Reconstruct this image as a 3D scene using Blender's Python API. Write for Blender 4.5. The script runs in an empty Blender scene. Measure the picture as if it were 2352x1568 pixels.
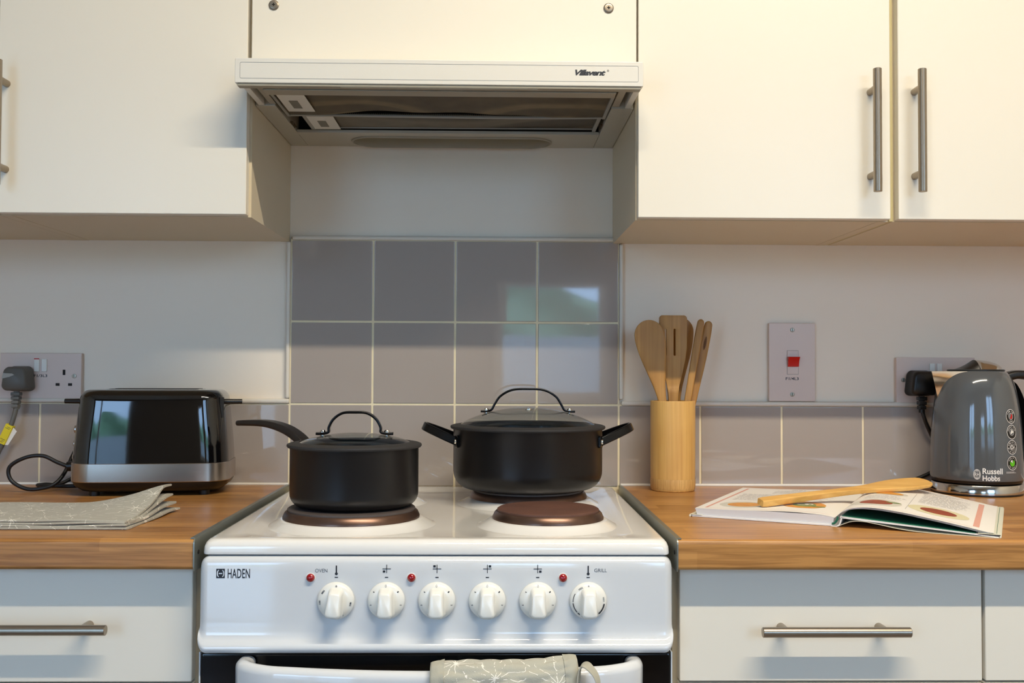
import bpy, bmesh, math, random
from mathutils import Vector, Matrix
random.seed(7)
PI = math.pi
S = bpy.context.scene
COL = S.collection

# ------------------------------------------------------------------ camera
D, F = 1.87242, 2342.686
CAM_R = Vector((0.99980287, -0.01933198, 0.0045283))
CAM_U = Vector((-0.00505233, -0.02714431, 0.99961876))
CAM_F = Vector((0.01920169, 0.99944458, 0.02723663))
cam_d = bpy.data.cameras.new('camera'); cam = bpy.data.objects.new('camera', cam_d); COL.objects.link(cam)
cam_d.sensor_width = 36.0; cam_d.lens = F / 2352 * 36.0; cam_d.clip_start = 0.02
m = Matrix((CAM_R, CAM_U, -CAM_F)).transposed().to_4x4(); m.translation = Vector((0, -D, 1.11128))
cam.matrix_world = m
S.camera = cam

# ------------------------------------------------------------------ world, view
S.view_settings.view_transform = 'Standard'; S.view_settings.look = 'None'
S.view_settings.gamma = 1.0; S.view_settings.use_curve_mapping = False
S.view_settings.exposure = 0.0
SKY = 9.0
world = bpy.data.worlds.new('world'); S.world = world; world.use_nodes = True
wn = world.node_tree; wn.nodes.clear()
wo = wn.nodes.new('ShaderNodeOutputWorld'); wb = wn.nodes.new('ShaderNodeBackground')
wb.inputs[0].default_value = (0.42, 0.66, 1.0, 1); wb.inputs[1].default_value = SKY
wn.links.new(wb.outputs[0], wo.inputs[0])

# ------------------------------------------------------------------ tube lamp (its light; the fitting is built below)
TUBE = Vector((0.55, -1.545, 2.600)); TUBE_POWER = 49.0
ld = bpy.data.lights.new('tube_light', 'AREA'); ld.shape = 'RECTANGLE'; ld.size = 1.45; ld.size_y = 0.035
ld.energy = TUBE_POWER; ld.color = (1.0, 0.88, 0.685)
tube_light = bpy.data.objects.new('tube_light', ld); COL.objects.link(tube_light); tube_light.location = TUBE
ROOM = dict(x0=-2.4, x1=2.1, y0=-3.4, z1=2.68)
WINS = [(-2.15, -1.08, 0.10, 2.10), (0.02, 0.60, 0.95, 1.58), (0.95, 1.95, 0.95, 2.20)]     # openings in the wall behind the camera; the last is added for daylight from the right
for i, (a, b, c, d) in enumerate(WINS):
    pd = bpy.data.lights.new('window_portal', 'AREA'); pd.shape = 'RECTANGLE'; pd.size = b - a; pd.size_y = d - c
    pd.cycles.is_portal = True
    po = bpy.data.objects.new('window_portal', pd); COL.objects.link(po)
    po.location = ((a + b) / 2, ROOM['y0'] - 0.02, (c + d) / 2); po.rotation_euler = (PI / 2, 0, 0)

# ------------------------------------------------------------------ helpers: objects
OFF = {}
def finish(bm, name, mat, ang=35):
    bmesh.ops.recalc_face_normals(bm, faces=bm.faces)
    me = bpy.data.meshes.new(name); bm.to_mesh(me); bm.free()
    for p in me.polygons: p.use_smooth = True
    me.set_sharp_from_angle(angle=math.radians(ang))
    if mat: me.materials.append(mat)
    return me
def obj(name, bm, mat, parent=None, loc=(0, 0, 0), world=True, ang=35):
    """one mesh object; bm is in world coordinates (world=True) or in the thing's own"""
    off = OFF.get(parent.as_pointer(), Vector((0, 0, 0))) if parent else Vector(loc)
    if world and off.length: bmesh.ops.translate(bm, verts=bm.verts, vec=-off)
    me = finish(bm, name, mat, ang)
    o = bpy.data.objects.new(name, me); COL.objects.link(o)
    if ang == 35:
        w = o.modifiers.new('weighted_normals', 'WEIGHTED_NORMAL'); w.keep_sharp = True; w.weight = 80
    if parent: o.parent = parent; OFF[o.as_pointer()] = off if world else Vector((0, 0, 0))
    else: o.location = loc; OFF[o.as_pointer()] = Vector(loc)
    return o
def tag(o, label, cat, group=None, kind=None):
    if label: o['label'] = label
    if cat: o['category'] = cat
    if group: o['group'] = group
    if kind: o['kind'] = kind
    return o
def thing(name, label, cat, loc=(0, 0, 0), rotz=0, group=None):
    o = bpy.data.objects.new(name, None); COL.objects.link(o); o.empty_display_size = 0.02
    o.location = loc; o.rotation_euler = (0, 0, rotz); OFF[o.as_pointer()] = Vector(loc)
    return tag(o, label, cat, group)
def struct(name, bm, mat, parent=None, ang=35):
    o = obj(name, bm, mat, parent, ang=ang)
    o['kind'] = 'structure'
    return o
def copy_tree(o, parent=None):
    c = o.copy(); COL.objects.link(c); OFF[c.as_pointer()] = OFF.get(o.as_pointer(), Vector((0, 0, 0)))
    if parent: c.parent = parent
    for ch in list(o.children): copy_tree(ch, c)
    return c

# ------------------------------------------------------------------ helpers: shapes
def BM(): return bmesh.new()
def box(bm, x0, x1, y0, y1, z0, z1, b=0.0, seg=2):
    r = bmesh.ops.create_cube(bm, size=1.0)
    vs = r['verts']
    for v in vs:
        v.co = Vector(((x0 + x1) / 2 + v.co.x * (x1 - x0), (y0 + y1) / 2 + v.co.y * (y1 - y0), (z0 + z1) / 2 + v.co.z * (z1 - z0)))
    if b > 0:
        es = list({e for v in vs for e in v.link_edges})
        bmesh.ops.bevel(bm, geom=es, offset=b, segments=seg, affect='EDGES', profile=0.5)
    return bm
def B(*a, **k): return box(BM(), *a, **k)
def rings(bm, rr, close=True, cap0=True, cap1=True):
    """skin a list of rings of points"""
    L = [[bm.verts.new(p) for p in r] for r in rr]
    n = len(L[0])
    for a, b in zip(L[:-1], L[1:]):
        for i in range(n if close else n - 1):
            j = (i + 1) % n
            try: bm.faces.new((a[i], a[j], b[j], b[i]))
            except ValueError: pass
    if close and cap0: bm.faces.new(L[0][::-1])
    if close and cap1: bm.faces.new(L[-1])
    return L
def rrect(w, d, r, n=6, bow=0.0):
    """rounded rectangle centred on 0: half sizes w, d, corner radius r; bow bulges the long sides"""
    P = []
    for cx, cy, a0 in ((w - r, d - r, 0), (-w + r, d - r, PI / 2), (-w + r, -d + r, PI), (w - r, -d + r, 1.5 * PI)):
        for i in range(n + 1):
            a = a0 + PI / 2 * i / n
            P.append((cx + r * math.cos(a), cy + r * math.sin(a)))
    if bow:
        Q = []
        for i, p in enumerate(P):
            q = P[(i + 1) % len(P)]
            Q.append(p)
            if abs(q[0] - p[0]) > w * 0.8:
                for k in range(1, 12):
                    t = k / 12; Q.append((p[0] + (q[0] - p[0]) * t, p[1] + (q[1] - p[1]) * t))
        P = [(x, y + math.copysign(bow * (1 - (x / w) ** 2), y)) for x, y in Q]
    return P
def lathe(bm, prof, c=(0, 0, 0), n=64, axis='Z', cap=True):
    c = Vector(c); rr = []
    for r, z in prof:
        r = max(r, 1e-5); ring = []
        for i in range(n):
            a = 2 * PI * i / n
            if axis == 'Z': p = Vector((r * math.cos(a), r * math.sin(a), z))
            elif axis == 'Y': p = Vector((r * math.cos(a), z, r * math.sin(a)))
            else: p = Vector((z, r * math.cos(a), r * math.sin(a)))
            ring.append(c + p)
        rr.append(ring)
    rings(bm, rr, True, cap, cap)
    return bm
def cyl(bm, a, b, r, n=24, r2=None):
    a = Vector(a); b = Vector(b); d = (b - a).normalized()
    u = d.orthogonal().normalized(); v = d.cross(u)
    r2 = r if r2 is None else r2
    rings(bm, [[p + u * math.cos(2 * PI * i / n) * q + v * math.sin(2 * PI * i / n) * q for i in range(n)] for p, q in ((a, r), (b, r2))])
    return bm
def catmull(P, k=8):
    P = [Vector(p) for p in P]; out = []
    for i in range(len(P) - 1):
        p0 = P[max(i - 1, 0)]; p1 = P[i]; p2 = P[i + 1]; p3 = P[min(i + 2, len(P) - 1)]
        for j in range(k):
            t = j / k
            out.append(0.5 * ((2 * p1) + (-p0 + p2) * t + (2 * p0 - 5 * p1 + 4 * p2 - p3) * t * t + (-p0 + 3 * p1 - 3 * p2 + p3) * t ** 3))
    out.append(P[-1]); return out
def tube(bm, P, r, n=12, k=8, smooth=True):
    Q = catmull(P, k) if smooth else [Vector(p) for p in P]
    up = Vector((0, 0, 1)); rr = []
    t0 = (Q[1] - Q[0]).normalized(); u = t0.orthogonal().normalized()
    for i, q in enumerate(Q):
        t = (Q[min(i + 1, len(Q) - 1)] - Q[max(i - 1, 0)]).normalized()
        u = (u - t * u.dot(t)).normalized(); v = t.cross(u)
        ri = r(i / (len(Q) - 1)) if callable(r) else r
        rr.append([q + u * math.cos(2 * PI * j / n) * ri + v * math.sin(2 * PI * j / n) * ri for j in range(n)])
    rings(bm, rr); return bm
def sweep(bm, Q, up, sec):
    """sweep section points [(a,b)...] (a sideways along 'up', b along normal) on path Q; sec may be f(t)"""
    Q = [Vector(q) for q in Q]; up = Vector(up).normalized(); rr = []
    for i, q in enumerate(Q):
        t = (Q[min(i + 1, len(Q) - 1)] - Q[max(i - 1, 0)]).normalized()
        s = (up - t * up.dot(t)).normalized(); nrm = s.cross(t)
        sc = sec(i / (len(Q) - 1)) if callable(sec) else sec
        rr.append([q + s * a + nrm * b for a, b in sc])
    rings(bm, rr); return bm
def surf(bm, f, nu, nv, u0=0, u1=1, v0=0, v1=1):
    V = [[bm.verts.new(f(u0 + (u1 - u0) * i / nu, v0 + (v1 - v0) * j / nv)) for j in range(nv + 1)] for i in range(nu + 1)]
    for i in range(nu):
        for j in range(nv): bm.faces.new((V[i][j], V[i + 1][j], V[i + 1][j + 1], V[i][j + 1]))
    return V
def slab(bm, ftop, fbot, nu, nv):
    """closed sheet between two surface functions on [0,1]^2"""
    A = surf(bm, ftop, nu, nv); C = surf(bm, fbot, nu, nv)
    for i in range(nu):
        bm.faces.new((A[i][0], A[i + 1][0], C[i + 1][0], C[i][0])); bm.faces.new((A[i][nv], A[i + 1][nv], C[i + 1][nv], C[i][nv]))
    for j in range(nv):
        bm.faces.new((A[0][j], A[0][j + 1], C[0][j + 1], C[0][j])); bm.faces.new((A[nu][j], A[nu][j + 1], C[nu][j + 1], C[nu][j]))
    return bm
def disc2(cx, cy, rx, ry, n=28): return [(cx + rx * math.cos(2 * PI * i / n), cy + ry * math.sin(2 * PI * i / n)) for i in range(n)]
def flat(bm, pts, f):
    """filled 2-D outline mapped by f(u, v)"""
    bm.faces.new([bm.verts.new(f(*p)) for p in pts]); return bm
def fan(bm, pts, f, rr=3):
    """filled convex outline with inner rings, so that it follows a curved f"""
    cx = sum(p[0] for p in pts) / len(pts); cy = sum(p[1] for p in pts) / len(pts)
    rings(bm, [[f(cx + (x - cx) * k / rr, cy + (y - cy) * k / rr) for x, y in pts] for k in range(1, rr + 1)], True, True, False)
    return bm
def arcband(bm, cx, cy, r0, r1, a0, a1, f, n=16):
    A = []; C = []
    for i in range(n + 1):
        a = a0 + (a1 - a0) * i / n
        A.append(bm.verts.new(f(cx + r0 * math.cos(a), cy + r0 * math.sin(a)))); C.append(bm.verts.new(f(cx + r1 * math.cos(a), cy + r1 * math.sin(a))))
    for i in range(n): bm.faces.new((A[i], A[i + 1], C[i + 1], C[i]))
def text2d(s, bold=0.0, shear=0.0, spacing=1.0):
    c = bpy.data.curves.new('t', 'FONT'); c.body = s; c.size = 1; c.offset = bold; c.shear = shear; c.space_character = spacing
    c.resolution_u = 4
    o = bpy.data.objects.new('t', c); COL.objects.link(o)
    dg = bpy.context.evaluated_depsgraph_get(); me = o.evaluated_get(dg).to_mesh()
    V = [(v.co.x, v.co.y) for v in me.vertices]; Fc = [tuple(p.vertices) for p in me.polygons]
    o.evaluated_get(dg).to_mesh_clear(); bpy.data.objects.remove(o); bpy.data.curves.remove(c)
    x0 = min(v[0] for v in V); x1 = max(v[0] for v in V); y0 = min(v[1] for v in V); y1 = max(v[1] for v in V)
    return [((x - x0) / (x1 - x0), (y - y0) / (y1 - y0)) for x, y in V], Fc
def text(bm, s, x, y, w, h, f, rot=0, **k):
    """text with its box's lower left at x, y (before rotation about its centre), size w x h, mapped by f"""
    V, Fc = text2d(s, **k); ca, sa = math.cos(rot), math.sin(rot); vs = []
    for a, b in V:
        p, q = (a - .5) * w, (b - .5) * h
        vs.append(bm.verts.new(f(x + w / 2 + p * ca - q * sa, y + h / 2 + p * sa + q * ca)))
    for fc in Fc:
        try: bm.faces.new([vs[i] for i in fc])
        except ValueError: pass
    return bm
def bar_handle(bm, c, axis, L, r, yback, posts, pr=0.0055):
    """bar along X or Z centred at c with posts going back to yback"""
    c = Vector(c); d = Vector((1, 0, 0)) if axis == 'X' else Vector((0, 0, 1))
    e = 0.0006
    prof = [(r - e, -L / 2), (r, -L / 2 + e), (r, L / 2 - e), (r - e, L / 2)]
    lathe(bm, prof, c, 28, axis)
    for p in posts:
        q = c + d * p; cyl(bm, q, (q.x, yback, q.z), pr, 20)
    return bm

# ------------------------------------------------------------------ helpers: materials
def lin(c):
    return tuple((x / 255 / 12.92) if x / 255 <= 0.04045 else ((x / 255 + 0.055) / 1.055) ** 2.4 for x in c) + (1.0,)
def base_mat(name):
    M = bpy.data.materials.new(name); M.use_nodes = True
    nt = M.node_tree; b = nt.nodes['Principled BSDF']
    return M, nt, b
def setin(b, **k):
    for n, v in k.items():
        n = n.replace('_', ' ')
        if n in b.inputs: b.inputs[n].default_value = v
def N(nt, t, **k):
    n = nt.nodes.new('ShaderNode' + t)
    for a, v in k.items():
        if a.startswith('i'): n.inputs[int(a[1:])].default_value = v
        else: setattr(n, a, v)
    return n
def mat(name, c, rough=0.5, metal=0.0, coat=0.0, var=0.03, nscale=6.0, bump=0.0, bscale=200.0, spec=0.5, stretch=None, c2=None):
    M, nt, b = base_mat(name); L = nt.links.new
    col = lin(c)
    tc = N(nt, 'TexCoord'); mp = N(nt, 'Mapping'); L(tc.outputs['Object'], mp.inputs[0])
    if stretch: mp.inputs['Scale'].default_value = stretch
    nz = N(nt, 'TexNoise'); nz.inputs['Scale'].default_value = nscale; nz.inputs['Detail'].default_value = 4; L(mp.outputs[0], nz.inputs['Vector'])
    mx = N(nt, 'Mix', data_type='RGBA'); L(nz.outputs['Fac'], mx.inputs[0])
    if c2: mx.inputs[6].default_value = col; mx.inputs[7].default_value = lin(c2)
    else:
        mx.inputs[6].default_value = tuple(x * (1 - var) for x in col[:3]) + (1,); mx.inputs[7].default_value = tuple(min(1, x * (1 + var)) for x in col[:3]) + (1,)
    L(mx.outputs[2], b.inputs['Base Color'])
    setin(b, Roughness=rough, Metallic=metal, Coat_Weight=coat, Coat_Roughness=0.05, Specular_IOR_Level=spec)
    if bump:
        n2 = N(nt, 'TexNoise'); n2.inputs['Scale'].default_value = bscale; L(mp.outputs[0], n2.inputs['Vector'])
        bp = N(nt, 'Bump'); bp.inputs['Strength'].default_value = bump; bp.inputs['Distance'].default_value = 0.001
        L(n2.outputs['Fac'], bp.inputs['Height']); L(bp.outputs[0], b.inputs['Normal'])
    return M
def glassy(name, tint=(1, 1, 1, 1), tr=0.9, rough=0.02):
    M, nt, b = base_mat(name); L = nt.links.new; nt.nodes.remove(b)
    out = nt.nodes['Material Output']; t = N(nt, 'BsdfTransparent'); g = N(nt, 'BsdfGlossy'); fr = N(nt, 'Fresnel'); mx = N(nt, 'MixShader')
    t.inputs[0].default_value = tint; g.inputs['Roughness'].default_value = rough; fr.inputs[0].default_value = 1.5
    ge = N(nt, 'NewGeometry'); ma = N(nt, 'Mix'); ma.inputs[2].default_value = 1.5; ma.inputs[3].default_value = 1 / 1.5; L(ge.outputs['Backfacing'], ma.inputs[0]); L(ma.outputs[0], fr.inputs[0])
    L(fr.outputs[0], mx.inputs[0]); L(t.outputs[0], mx.inputs[1]); L(g.outputs[0], mx.inputs[2]); L(mx.outputs[0], out.inputs[0])
    return M
def wood(name, c1, c2, ax='X', scale=1.0, rough=0.45, coat=0.0, streak=0.6):
    """fine straight grain along one axis"""
    M, nt, b = base_mat(name); L = nt.links.new
    tc = N(nt, 'TexCoord'); mp = N(nt, 'Mapping'); L(tc.outputs['Object'], mp.inputs[0])
    s = [260 * scale] * 3; s['XYZ'.index(ax)] = 7 * scale; mp.inputs['Scale'].default_value = s
    nz = N(nt, 'TexNoise'); nz.inputs['Scale'].default_value = 1.0; nz.inputs['Detail'].default_value = 5; L(mp.outputs[0], nz.inputs['Vector'])
    nb = N(nt, 'TexNoise'); nb.inputs['Scale'].default_value = 14; L(tc.outputs['Object'], nb.inputs['Vector'])
    ad = N(nt, 'Math', operation='MULTIPLY_ADD'); ad.inputs[1].default_value = streak; L(nz.outputs['Fac'], ad.inputs[0])
    m2 = N(nt, 'Math', operation='MULTIPLY'); m2.inputs[1].default_value = 1 - streak; L(nb.outputs['Fac'], m2.inputs[0]); L(m2.outputs[0], ad.inputs[2])
    rp = N(nt, 'ValToRGB'); rp.color_ramp.elements[0].position = 0.3; rp.color_ramp.elements[1].position = 0.7
    rp.color_ramp.elements[0].color = lin(c1); rp.color_ramp.elements[1].color = lin(c2)
    L(ad.outputs[0], rp.inputs[0]); L(rp.outputs[0], b.inputs['Base Color'])
    bp = N(nt, 'Bump'); bp.inputs['Strength'].default_value = 0.12; bp.inputs['Distance'].default_value = 0.0005
    L(nz.outputs['Fac'], bp.inputs['Height']); L(bp.outputs[0], b.inputs['Normal'])
    setin(b, Roughness=rough, Coat_Weight=coat, Coat_Roughness=0.1)
    return M
def butcher():
    """oak-look laminate: staves along X that wrap from the top over the front edge"""
    M, nt, b = base_mat('oak_laminate'); L = nt.links.new
    tc = N(nt, 'TexCoord'); sp = N(nt, 'SeparateXYZ'); L(tc.outputs['Object'], sp.inputs[0])
    t = N(nt, 'Math', operation='ADD'); L(sp.outputs[1], t.inputs[0]); L(sp.outputs[2], t.inputs[1])
    t2 = N(nt, 'Math', operation='ADD'); L(t.outputs[0], t2.inputs[0]); t2.inputs[1].default_value = 0.619 + 0.038 * 4
    cb = N(nt, 'CombineXYZ'); L(sp.outputs[0], cb.inputs[0]); L(t2.outputs[0], cb.inputs[1])
    br = N(nt, 'TexBrick'); L(cb.outputs[0], br.inputs['Vector'])
    br.offset = 0.37; br.offset_frequency = 3; br.squash = 1.0
    br.inputs['Color1'].default_value = lin((200, 146, 84)); br.inputs['Color2'].default_value = lin((168, 116, 62)); br.inputs["Mortar"].default_value = lin((184, 130, 72))
    br.inputs['Scale'].default_value = 1.0; br.inputs['Mortar Size'].default_value = 0.0; br.inputs['Brick Width'].default_value = 0.43; br.inputs['Row Height'].default_value = 0.038
    br.inputs['Bias'].default_value = 0.0
    mp = N(nt, 'Mapping'); L(cb.outputs[0], mp.inputs[0]); mp.inputs['Scale'].default_value = (9, 210, 1)
    nz = N(nt, 'TexNoise'); nz.inputs['Scale'].default_value = 1.0; nz.inputs['Detail'].default_value = 6; nz.inputs['Distortion'].default_value = 0.6; L(mp.outputs[0], nz.inputs['Vector'])
    rp = N(nt, 'ValToRGB'); rp.color_ramp.elements[0].position = 0.36; rp.color_ramp.elements[1].position = 0.58
    rp.color_ramp.elements[0].color = (0.55, 0.50, 0.46, 1); rp.color_ramp.elements[1].color = (1, 1, 1, 1)
    L(nz.outputs['Fac'], rp.inputs[0])
    mx = N(nt, 'Mix', data_type='RGBA', blend_type='MULTIPLY'); mx.inputs[0].default_value = 0.75
    L(br.outputs['Color'], mx.inputs[6]); L(rp.outputs[0], mx.inputs[7]); L(mx.outputs[2], b.inputs['Base Color'])
    setin(b, Roughness=0.34, Specular_IOR_Level=0.35, Coat_Weight=0.05, Coat_Roughness=0.2)
    return M
def burst_cloth(name, ground, ink, scale, rays=11, weave=900, ray_w=0.16, swap=False):
    """cloth printed with radiating seed-head strokes"""
    M, nt, b = base_mat(name); L = nt.links.new
    tc = N(nt, 'TexCoord'); sp = N(nt, 'SeparateXYZ'); L(tc.outputs['Object'], sp.inputs[0])
    cb = N(nt, 'CombineXYZ'); L(sp.outputs[0], cb.inputs[0])
    dd = N(nt, 'Math', operation='SUBTRACT' if swap else 'ADD'); L(sp.outputs[1], dd.inputs[0]); L(sp.outputs[2], dd.inputs[1]); L(dd.outputs[0], cb.inputs[1])
    vo = N(nt, 'TexVoronoi'); vo.voronoi_dimensions = '2D'; vo.inputs['Scale'].default_value = scale; vo.inputs['Randomness'].default_value = 0.75; L(cb.outputs[0], vo.inputs['Vector'])
    sub = N(nt, 'VectorMath', operation='SUBTRACT'); L(cb.outputs[0], sub.inputs[0]); L(vo.outputs['Position'], sub.inputs[1])
    s2 = N(nt, 'SeparateXYZ'); L(sub.outputs[0], s2.inputs[0])
    at = N(nt, 'Math', operation='ARCTAN2'); L(s2.outputs[1], at.inputs[0]); L(s2.outputs[0], at.inputs[1])
    nz = N(nt, 'TexNoise'); nz.inputs['Scale'].default_value = scale * 2.2; L(cb.outputs[0], nz.inputs['Vector'])
    wob = N(nt, 'Math', operation='MULTIPLY_ADD'); wob.inputs[1].default_value = 0.9; L(nz.outputs['Fac'], wob.inputs[0]); L(at.outputs[0], wob.inputs[2])
    ml = N(nt, 'Math', operation='MULTIPLY'); ml.inputs[1].default_value = rays; L(wob.outputs[0], ml.inputs[0])
    sn = N(nt, 'Math', operation='SINE'); L(ml.outputs[0], sn.inputs[0])
    ab = N(nt, 'Math', operation='ABSOLUTE'); L(sn.outputs[0], ab.inputs[0])
    ds = N(nt, 'Math', operation='MULTIPLY'); L(ab.outputs[0], ds.inputs[0]); L(vo.outputs['Distance'], ds.inputs[1])
    lt = N(nt, 'Math', operation='LESS_THAN'); L(ds.outputs[0], lt.inputs[0]); lt.inputs[1].default_value = ray_w * 0.45
    n3 = N(nt, 'TexNoise'); n3.inputs['Scale'].default_value = scale * 7; L(cb.outputs[0], n3.inputs['Vector'])
    gt = N(nt, 'Math', operation='GREATER_THAN'); L(n3.outputs['Fac'], gt.inputs[0]); gt.inputs[1].default_value = 0.46
    an = N(nt, 'Math', operation='MULTIPLY'); L(lt.outputs[0], an.inputs[0]); L(gt.outputs[0], an.inputs[1])
    mx = N(nt, 'Mix', data_type='RGBA'); L(an.outputs[0], mx.inputs[0]); mx.inputs[6].default_value = lin(ground); mx.inputs[7].default_value = lin(ink)
    L(mx.outputs[2], b.inputs['Base Color'])
    w = N(nt, 'TexVoronoi'); w.inputs['Scale'].default_value = weave; L(tc.outputs['Object'], w.inputs['Vector'])
    bp = N(nt, 'Bump'); bp.inputs['Strength'].default_value = 0.5; bp.inputs['Distance'].default_value = 0.0006
    L(w.outputs['Distance'], bp.inputs['Height']); L(bp.outputs[0], b.inputs['Normal'])
    setin(b, Roughness=0.9, Sheen_Weight=0.2)
    return M
def mesh_mat(name, c1, c2, scale):
    """fine expanded metal mesh"""
    M, nt, b = base_mat(name); L = nt.links.new
    tc = N(nt, 'TexCoord'); mp = N(nt, 'Mapping'); L(tc.outputs['Object'], mp.inputs[0]); mp.inputs['Rotation'].default_value = (0, 0, PI / 4)
    ck = N(nt, 'TexVoronoi'); ck.distance = 'CHEBYCHEV'; ck.inputs['Randomness'].default_value = 0.0; ck.inputs['Scale'].default_value = scale; L(mp.outputs[0], ck.inputs['Vector'])
    nz = N(nt, 'TexNoise'); nz.inputs['Scale'].default_value = 22; nz.inputs['Detail'].default_value = 6; L(tc.outputs['Object'], nz.inputs['Vector'])
    r1 = N(nt, 'ValToRGB'); L(ck.outputs['Distance'], r1.inputs[0]); r1.color_ramp.elements[0].position = 0.30; r1.color_ramp.elements[1].position = 0.42
    r1.color_ramp.elements[0].color = (0.12, 0.10, 0.08, 1); r1.color_ramp.elements[1].color = (1, 1, 1, 1)
    mx = N(nt, 'Mix', data_type='RGBA'); L(nz.outputs['Fac'], mx.inputs[0]); mx.inputs[6].default_value = lin(c1); mx.inputs[7].default_value = lin(c2)
    m2 = N(nt, 'Mix', data_type='RGBA', blend_type='MULTIPLY'); m2.inputs[0].default_value = 1; L(mx.outputs[2], m2.inputs[6]); L(r1.outputs[0], m2.inputs[7]); L(m2.outputs[2], b.inputs['Base Color'])
    bp = N(nt, 'Bump'); bp.inputs['Strength'].default_value = 0.6; bp.inputs['Distance'].default_value = 0.0008; L(ck.outputs['Distance'], bp.inputs['Height']); L(bp.outputs[0], b.inputs['Normal'])
    setin(b, Roughness=0.6, Metallic=0.1)
    return M

M_wall = mat('painted_plaster', (245, 232, 213), 0.42, var=0.02, nscale=3, bump=0.15, bscale=25, stretch=(1, 1, 5))
M_room = mat('room_paint', (214, 208, 196), 0.7)
M_floor = mat('floor_vinyl', (120, 105, 90), 0.5)
M_ceil = mat('ceiling_paint', (228, 224, 216), 0.8)
M_tile = mat('grey_glazed_tile', (172, 162, 155), 0.035, var=0.015, nscale=5, bump=0.04, bscale=14, spec=0.75)
M_grout = mat('cream_grout', (238, 224, 190), 0.8, var=0.08, nscale=40)
M_trim = mat('white_tile_trim', (226, 218, 204), 0.3)
M_seal = mat('white_sealant', (240, 236, 228), 0.4)
M_cab = mat('cream_cabinet_laminate', (236, 229, 214), 0.33, var=0.008)
M_carc = mat('cream_carcass_board', (218, 204, 176), 0.45, var=0.02)
M_gap = mat('warm_bounce_strip', (206, 192, 140), 0.5)  # cream strip; warm light bounced between the doors is put into its colour
M_steel = mat('brushed_nickel', (160, 148, 132), 0.34, metal=0.9, var=0.05, nscale=80)
M_oak = butcher()
M_alu = mat('aluminium_strip', (150, 154, 146), 0.38, metal=0.75, var=0.06, nscale=30)
M_enamel = mat('white_enamel', (216, 219, 222), 0.09, var=0.008, coat=0.3)
M_hob = mat('hob_white_enamel', (234, 232, 228), 0.09, var=0.008, coat=0.3)
M_plas = mat('white_plastic', (236, 235, 228), 0.22, var=0.008)
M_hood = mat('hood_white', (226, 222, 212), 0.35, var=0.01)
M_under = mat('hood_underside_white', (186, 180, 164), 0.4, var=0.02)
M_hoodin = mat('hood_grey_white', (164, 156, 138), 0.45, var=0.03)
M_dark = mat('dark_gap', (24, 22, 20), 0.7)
M_ink = mat('printed_ink', (34, 38, 48), 0.5)
M_ink2 = mat('faded_grey_ink', (130, 132, 136), 0.5)
M_filter = mesh_mat('greasy_filter_mesh', (86, 70, 44), (150, 134, 102), 420)
M_filter2 = mesh_mat('grey_filter_mesh', (96, 86, 68), (134, 124, 106), 420)
M_frame = mat('filter_frame_metal', (168, 164, 154), 0.4, metal=0.5)
M_lens = mat('yellowed_lamp_lens', (118, 106, 78), 0.3, var=0.05)
M_iron = mat('cast_iron_plate', (78, 70, 68), 0.6, var=0.2, nscale=30, bump=0.3, bscale=400)
M_rust = mat('rusty_cast_iron_plate', (74, 48, 40), 0.6, nscale=22, bump=0.3, bscale=300, c2=(112, 76, 62))
M_bronze = mat('heat_tinted_steel_rim', (112, 88, 76), 0.33, metal=0.85, var=0.25, nscale=25)
M_blk = mat('black_anodised', (44, 43, 44), 0.34, metal=0.7, var=0.1, nscale=14)
M_silic = mat('black_silicone_rim', (44, 42, 42), 0.75, var=0.2, nscale=60)
M_blkm = mat('black_gloss_metal', (14, 15, 18), 0.2, metal=0.4)
M_bake = mat('black_bakelite', (30, 26, 25), 0.42)
M_chrome = mat('polished_steel', (210, 206, 200), 0.12, metal=1.0)
M_bsteel = mat('brushed_steel_band', (188, 180, 172), 0.26, metal=1.0, var=0.06, stretch=(2, 2, 300), nscale=1.0)
M_gloss = mat('black_gloss_lacquer', (10, 10, 12), 0.05, coat=0.6)
M_bplas = mat('black_plastic', (20, 19, 19), 0.35)
M_cord = mat('black_cord', (22, 22, 24), 0.4)
M_gplas = mat('grey_moulded_plug', (98, 96, 90), 0.45)
M_yellow = mat('yellow_tag', (226, 206, 20), 0.5, var=0.08, nscale=60)
M_white = mat('paper_white', (236, 234, 230), 0.6)
M_socket = mat('socket_white', (222, 202, 190), 0.3, var=0.01)
M_red = mat('red_plastic', (200, 10, 14), 0.3)
M_redlens = mat('red_lamp_lens', (150, 0, 8), 0.06, coat=0.8, var=0.3, nscale=300)
M_glass = glassy('lid_glass', (0.88, 0.91, 0.89, 1))
M_pane = glassy('window_glass', (0.96, 0.98, 1, 1))
M_bamboo = wood('bamboo', (204, 150, 78), (234, 188, 110), 'Z', .62, streak=.75)
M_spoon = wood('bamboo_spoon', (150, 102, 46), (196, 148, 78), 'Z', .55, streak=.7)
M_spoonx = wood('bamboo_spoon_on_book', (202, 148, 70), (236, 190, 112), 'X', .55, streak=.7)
M_kett = mat('slate_grey_gloss', (84, 88, 92), 0.10, coat=0.6, var=0.01)
M_page = mat('book_paper', (240, 236, 230), 0.5, var=0.01)
M_edge = mat('page_edges', (214, 212, 214), 0.8, var=0.12, stretch=(1, 1, 600), nscale=3)
M_cover = mat('book_cover_white', (236, 236, 236), 0.3)
M_jacket = mat('dust_jacket_cream', (230, 228, 208), 0.35)
M_green = mat('green_endpaper', (14, 92, 70), 0.5, nscale=30, c2=(30, 116, 92))
M_salmon = mat('salmon_print', (226, 168, 150), 0.5)
M_text = mat('grey_print', (148, 146, 146), 0.6)
M_plate1 = mat('printed_plate_beige', (222, 214, 176), 0.5)
M_plate2 = mat('printed_plate_grey', (212, 208, 196), 0.5)
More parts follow.
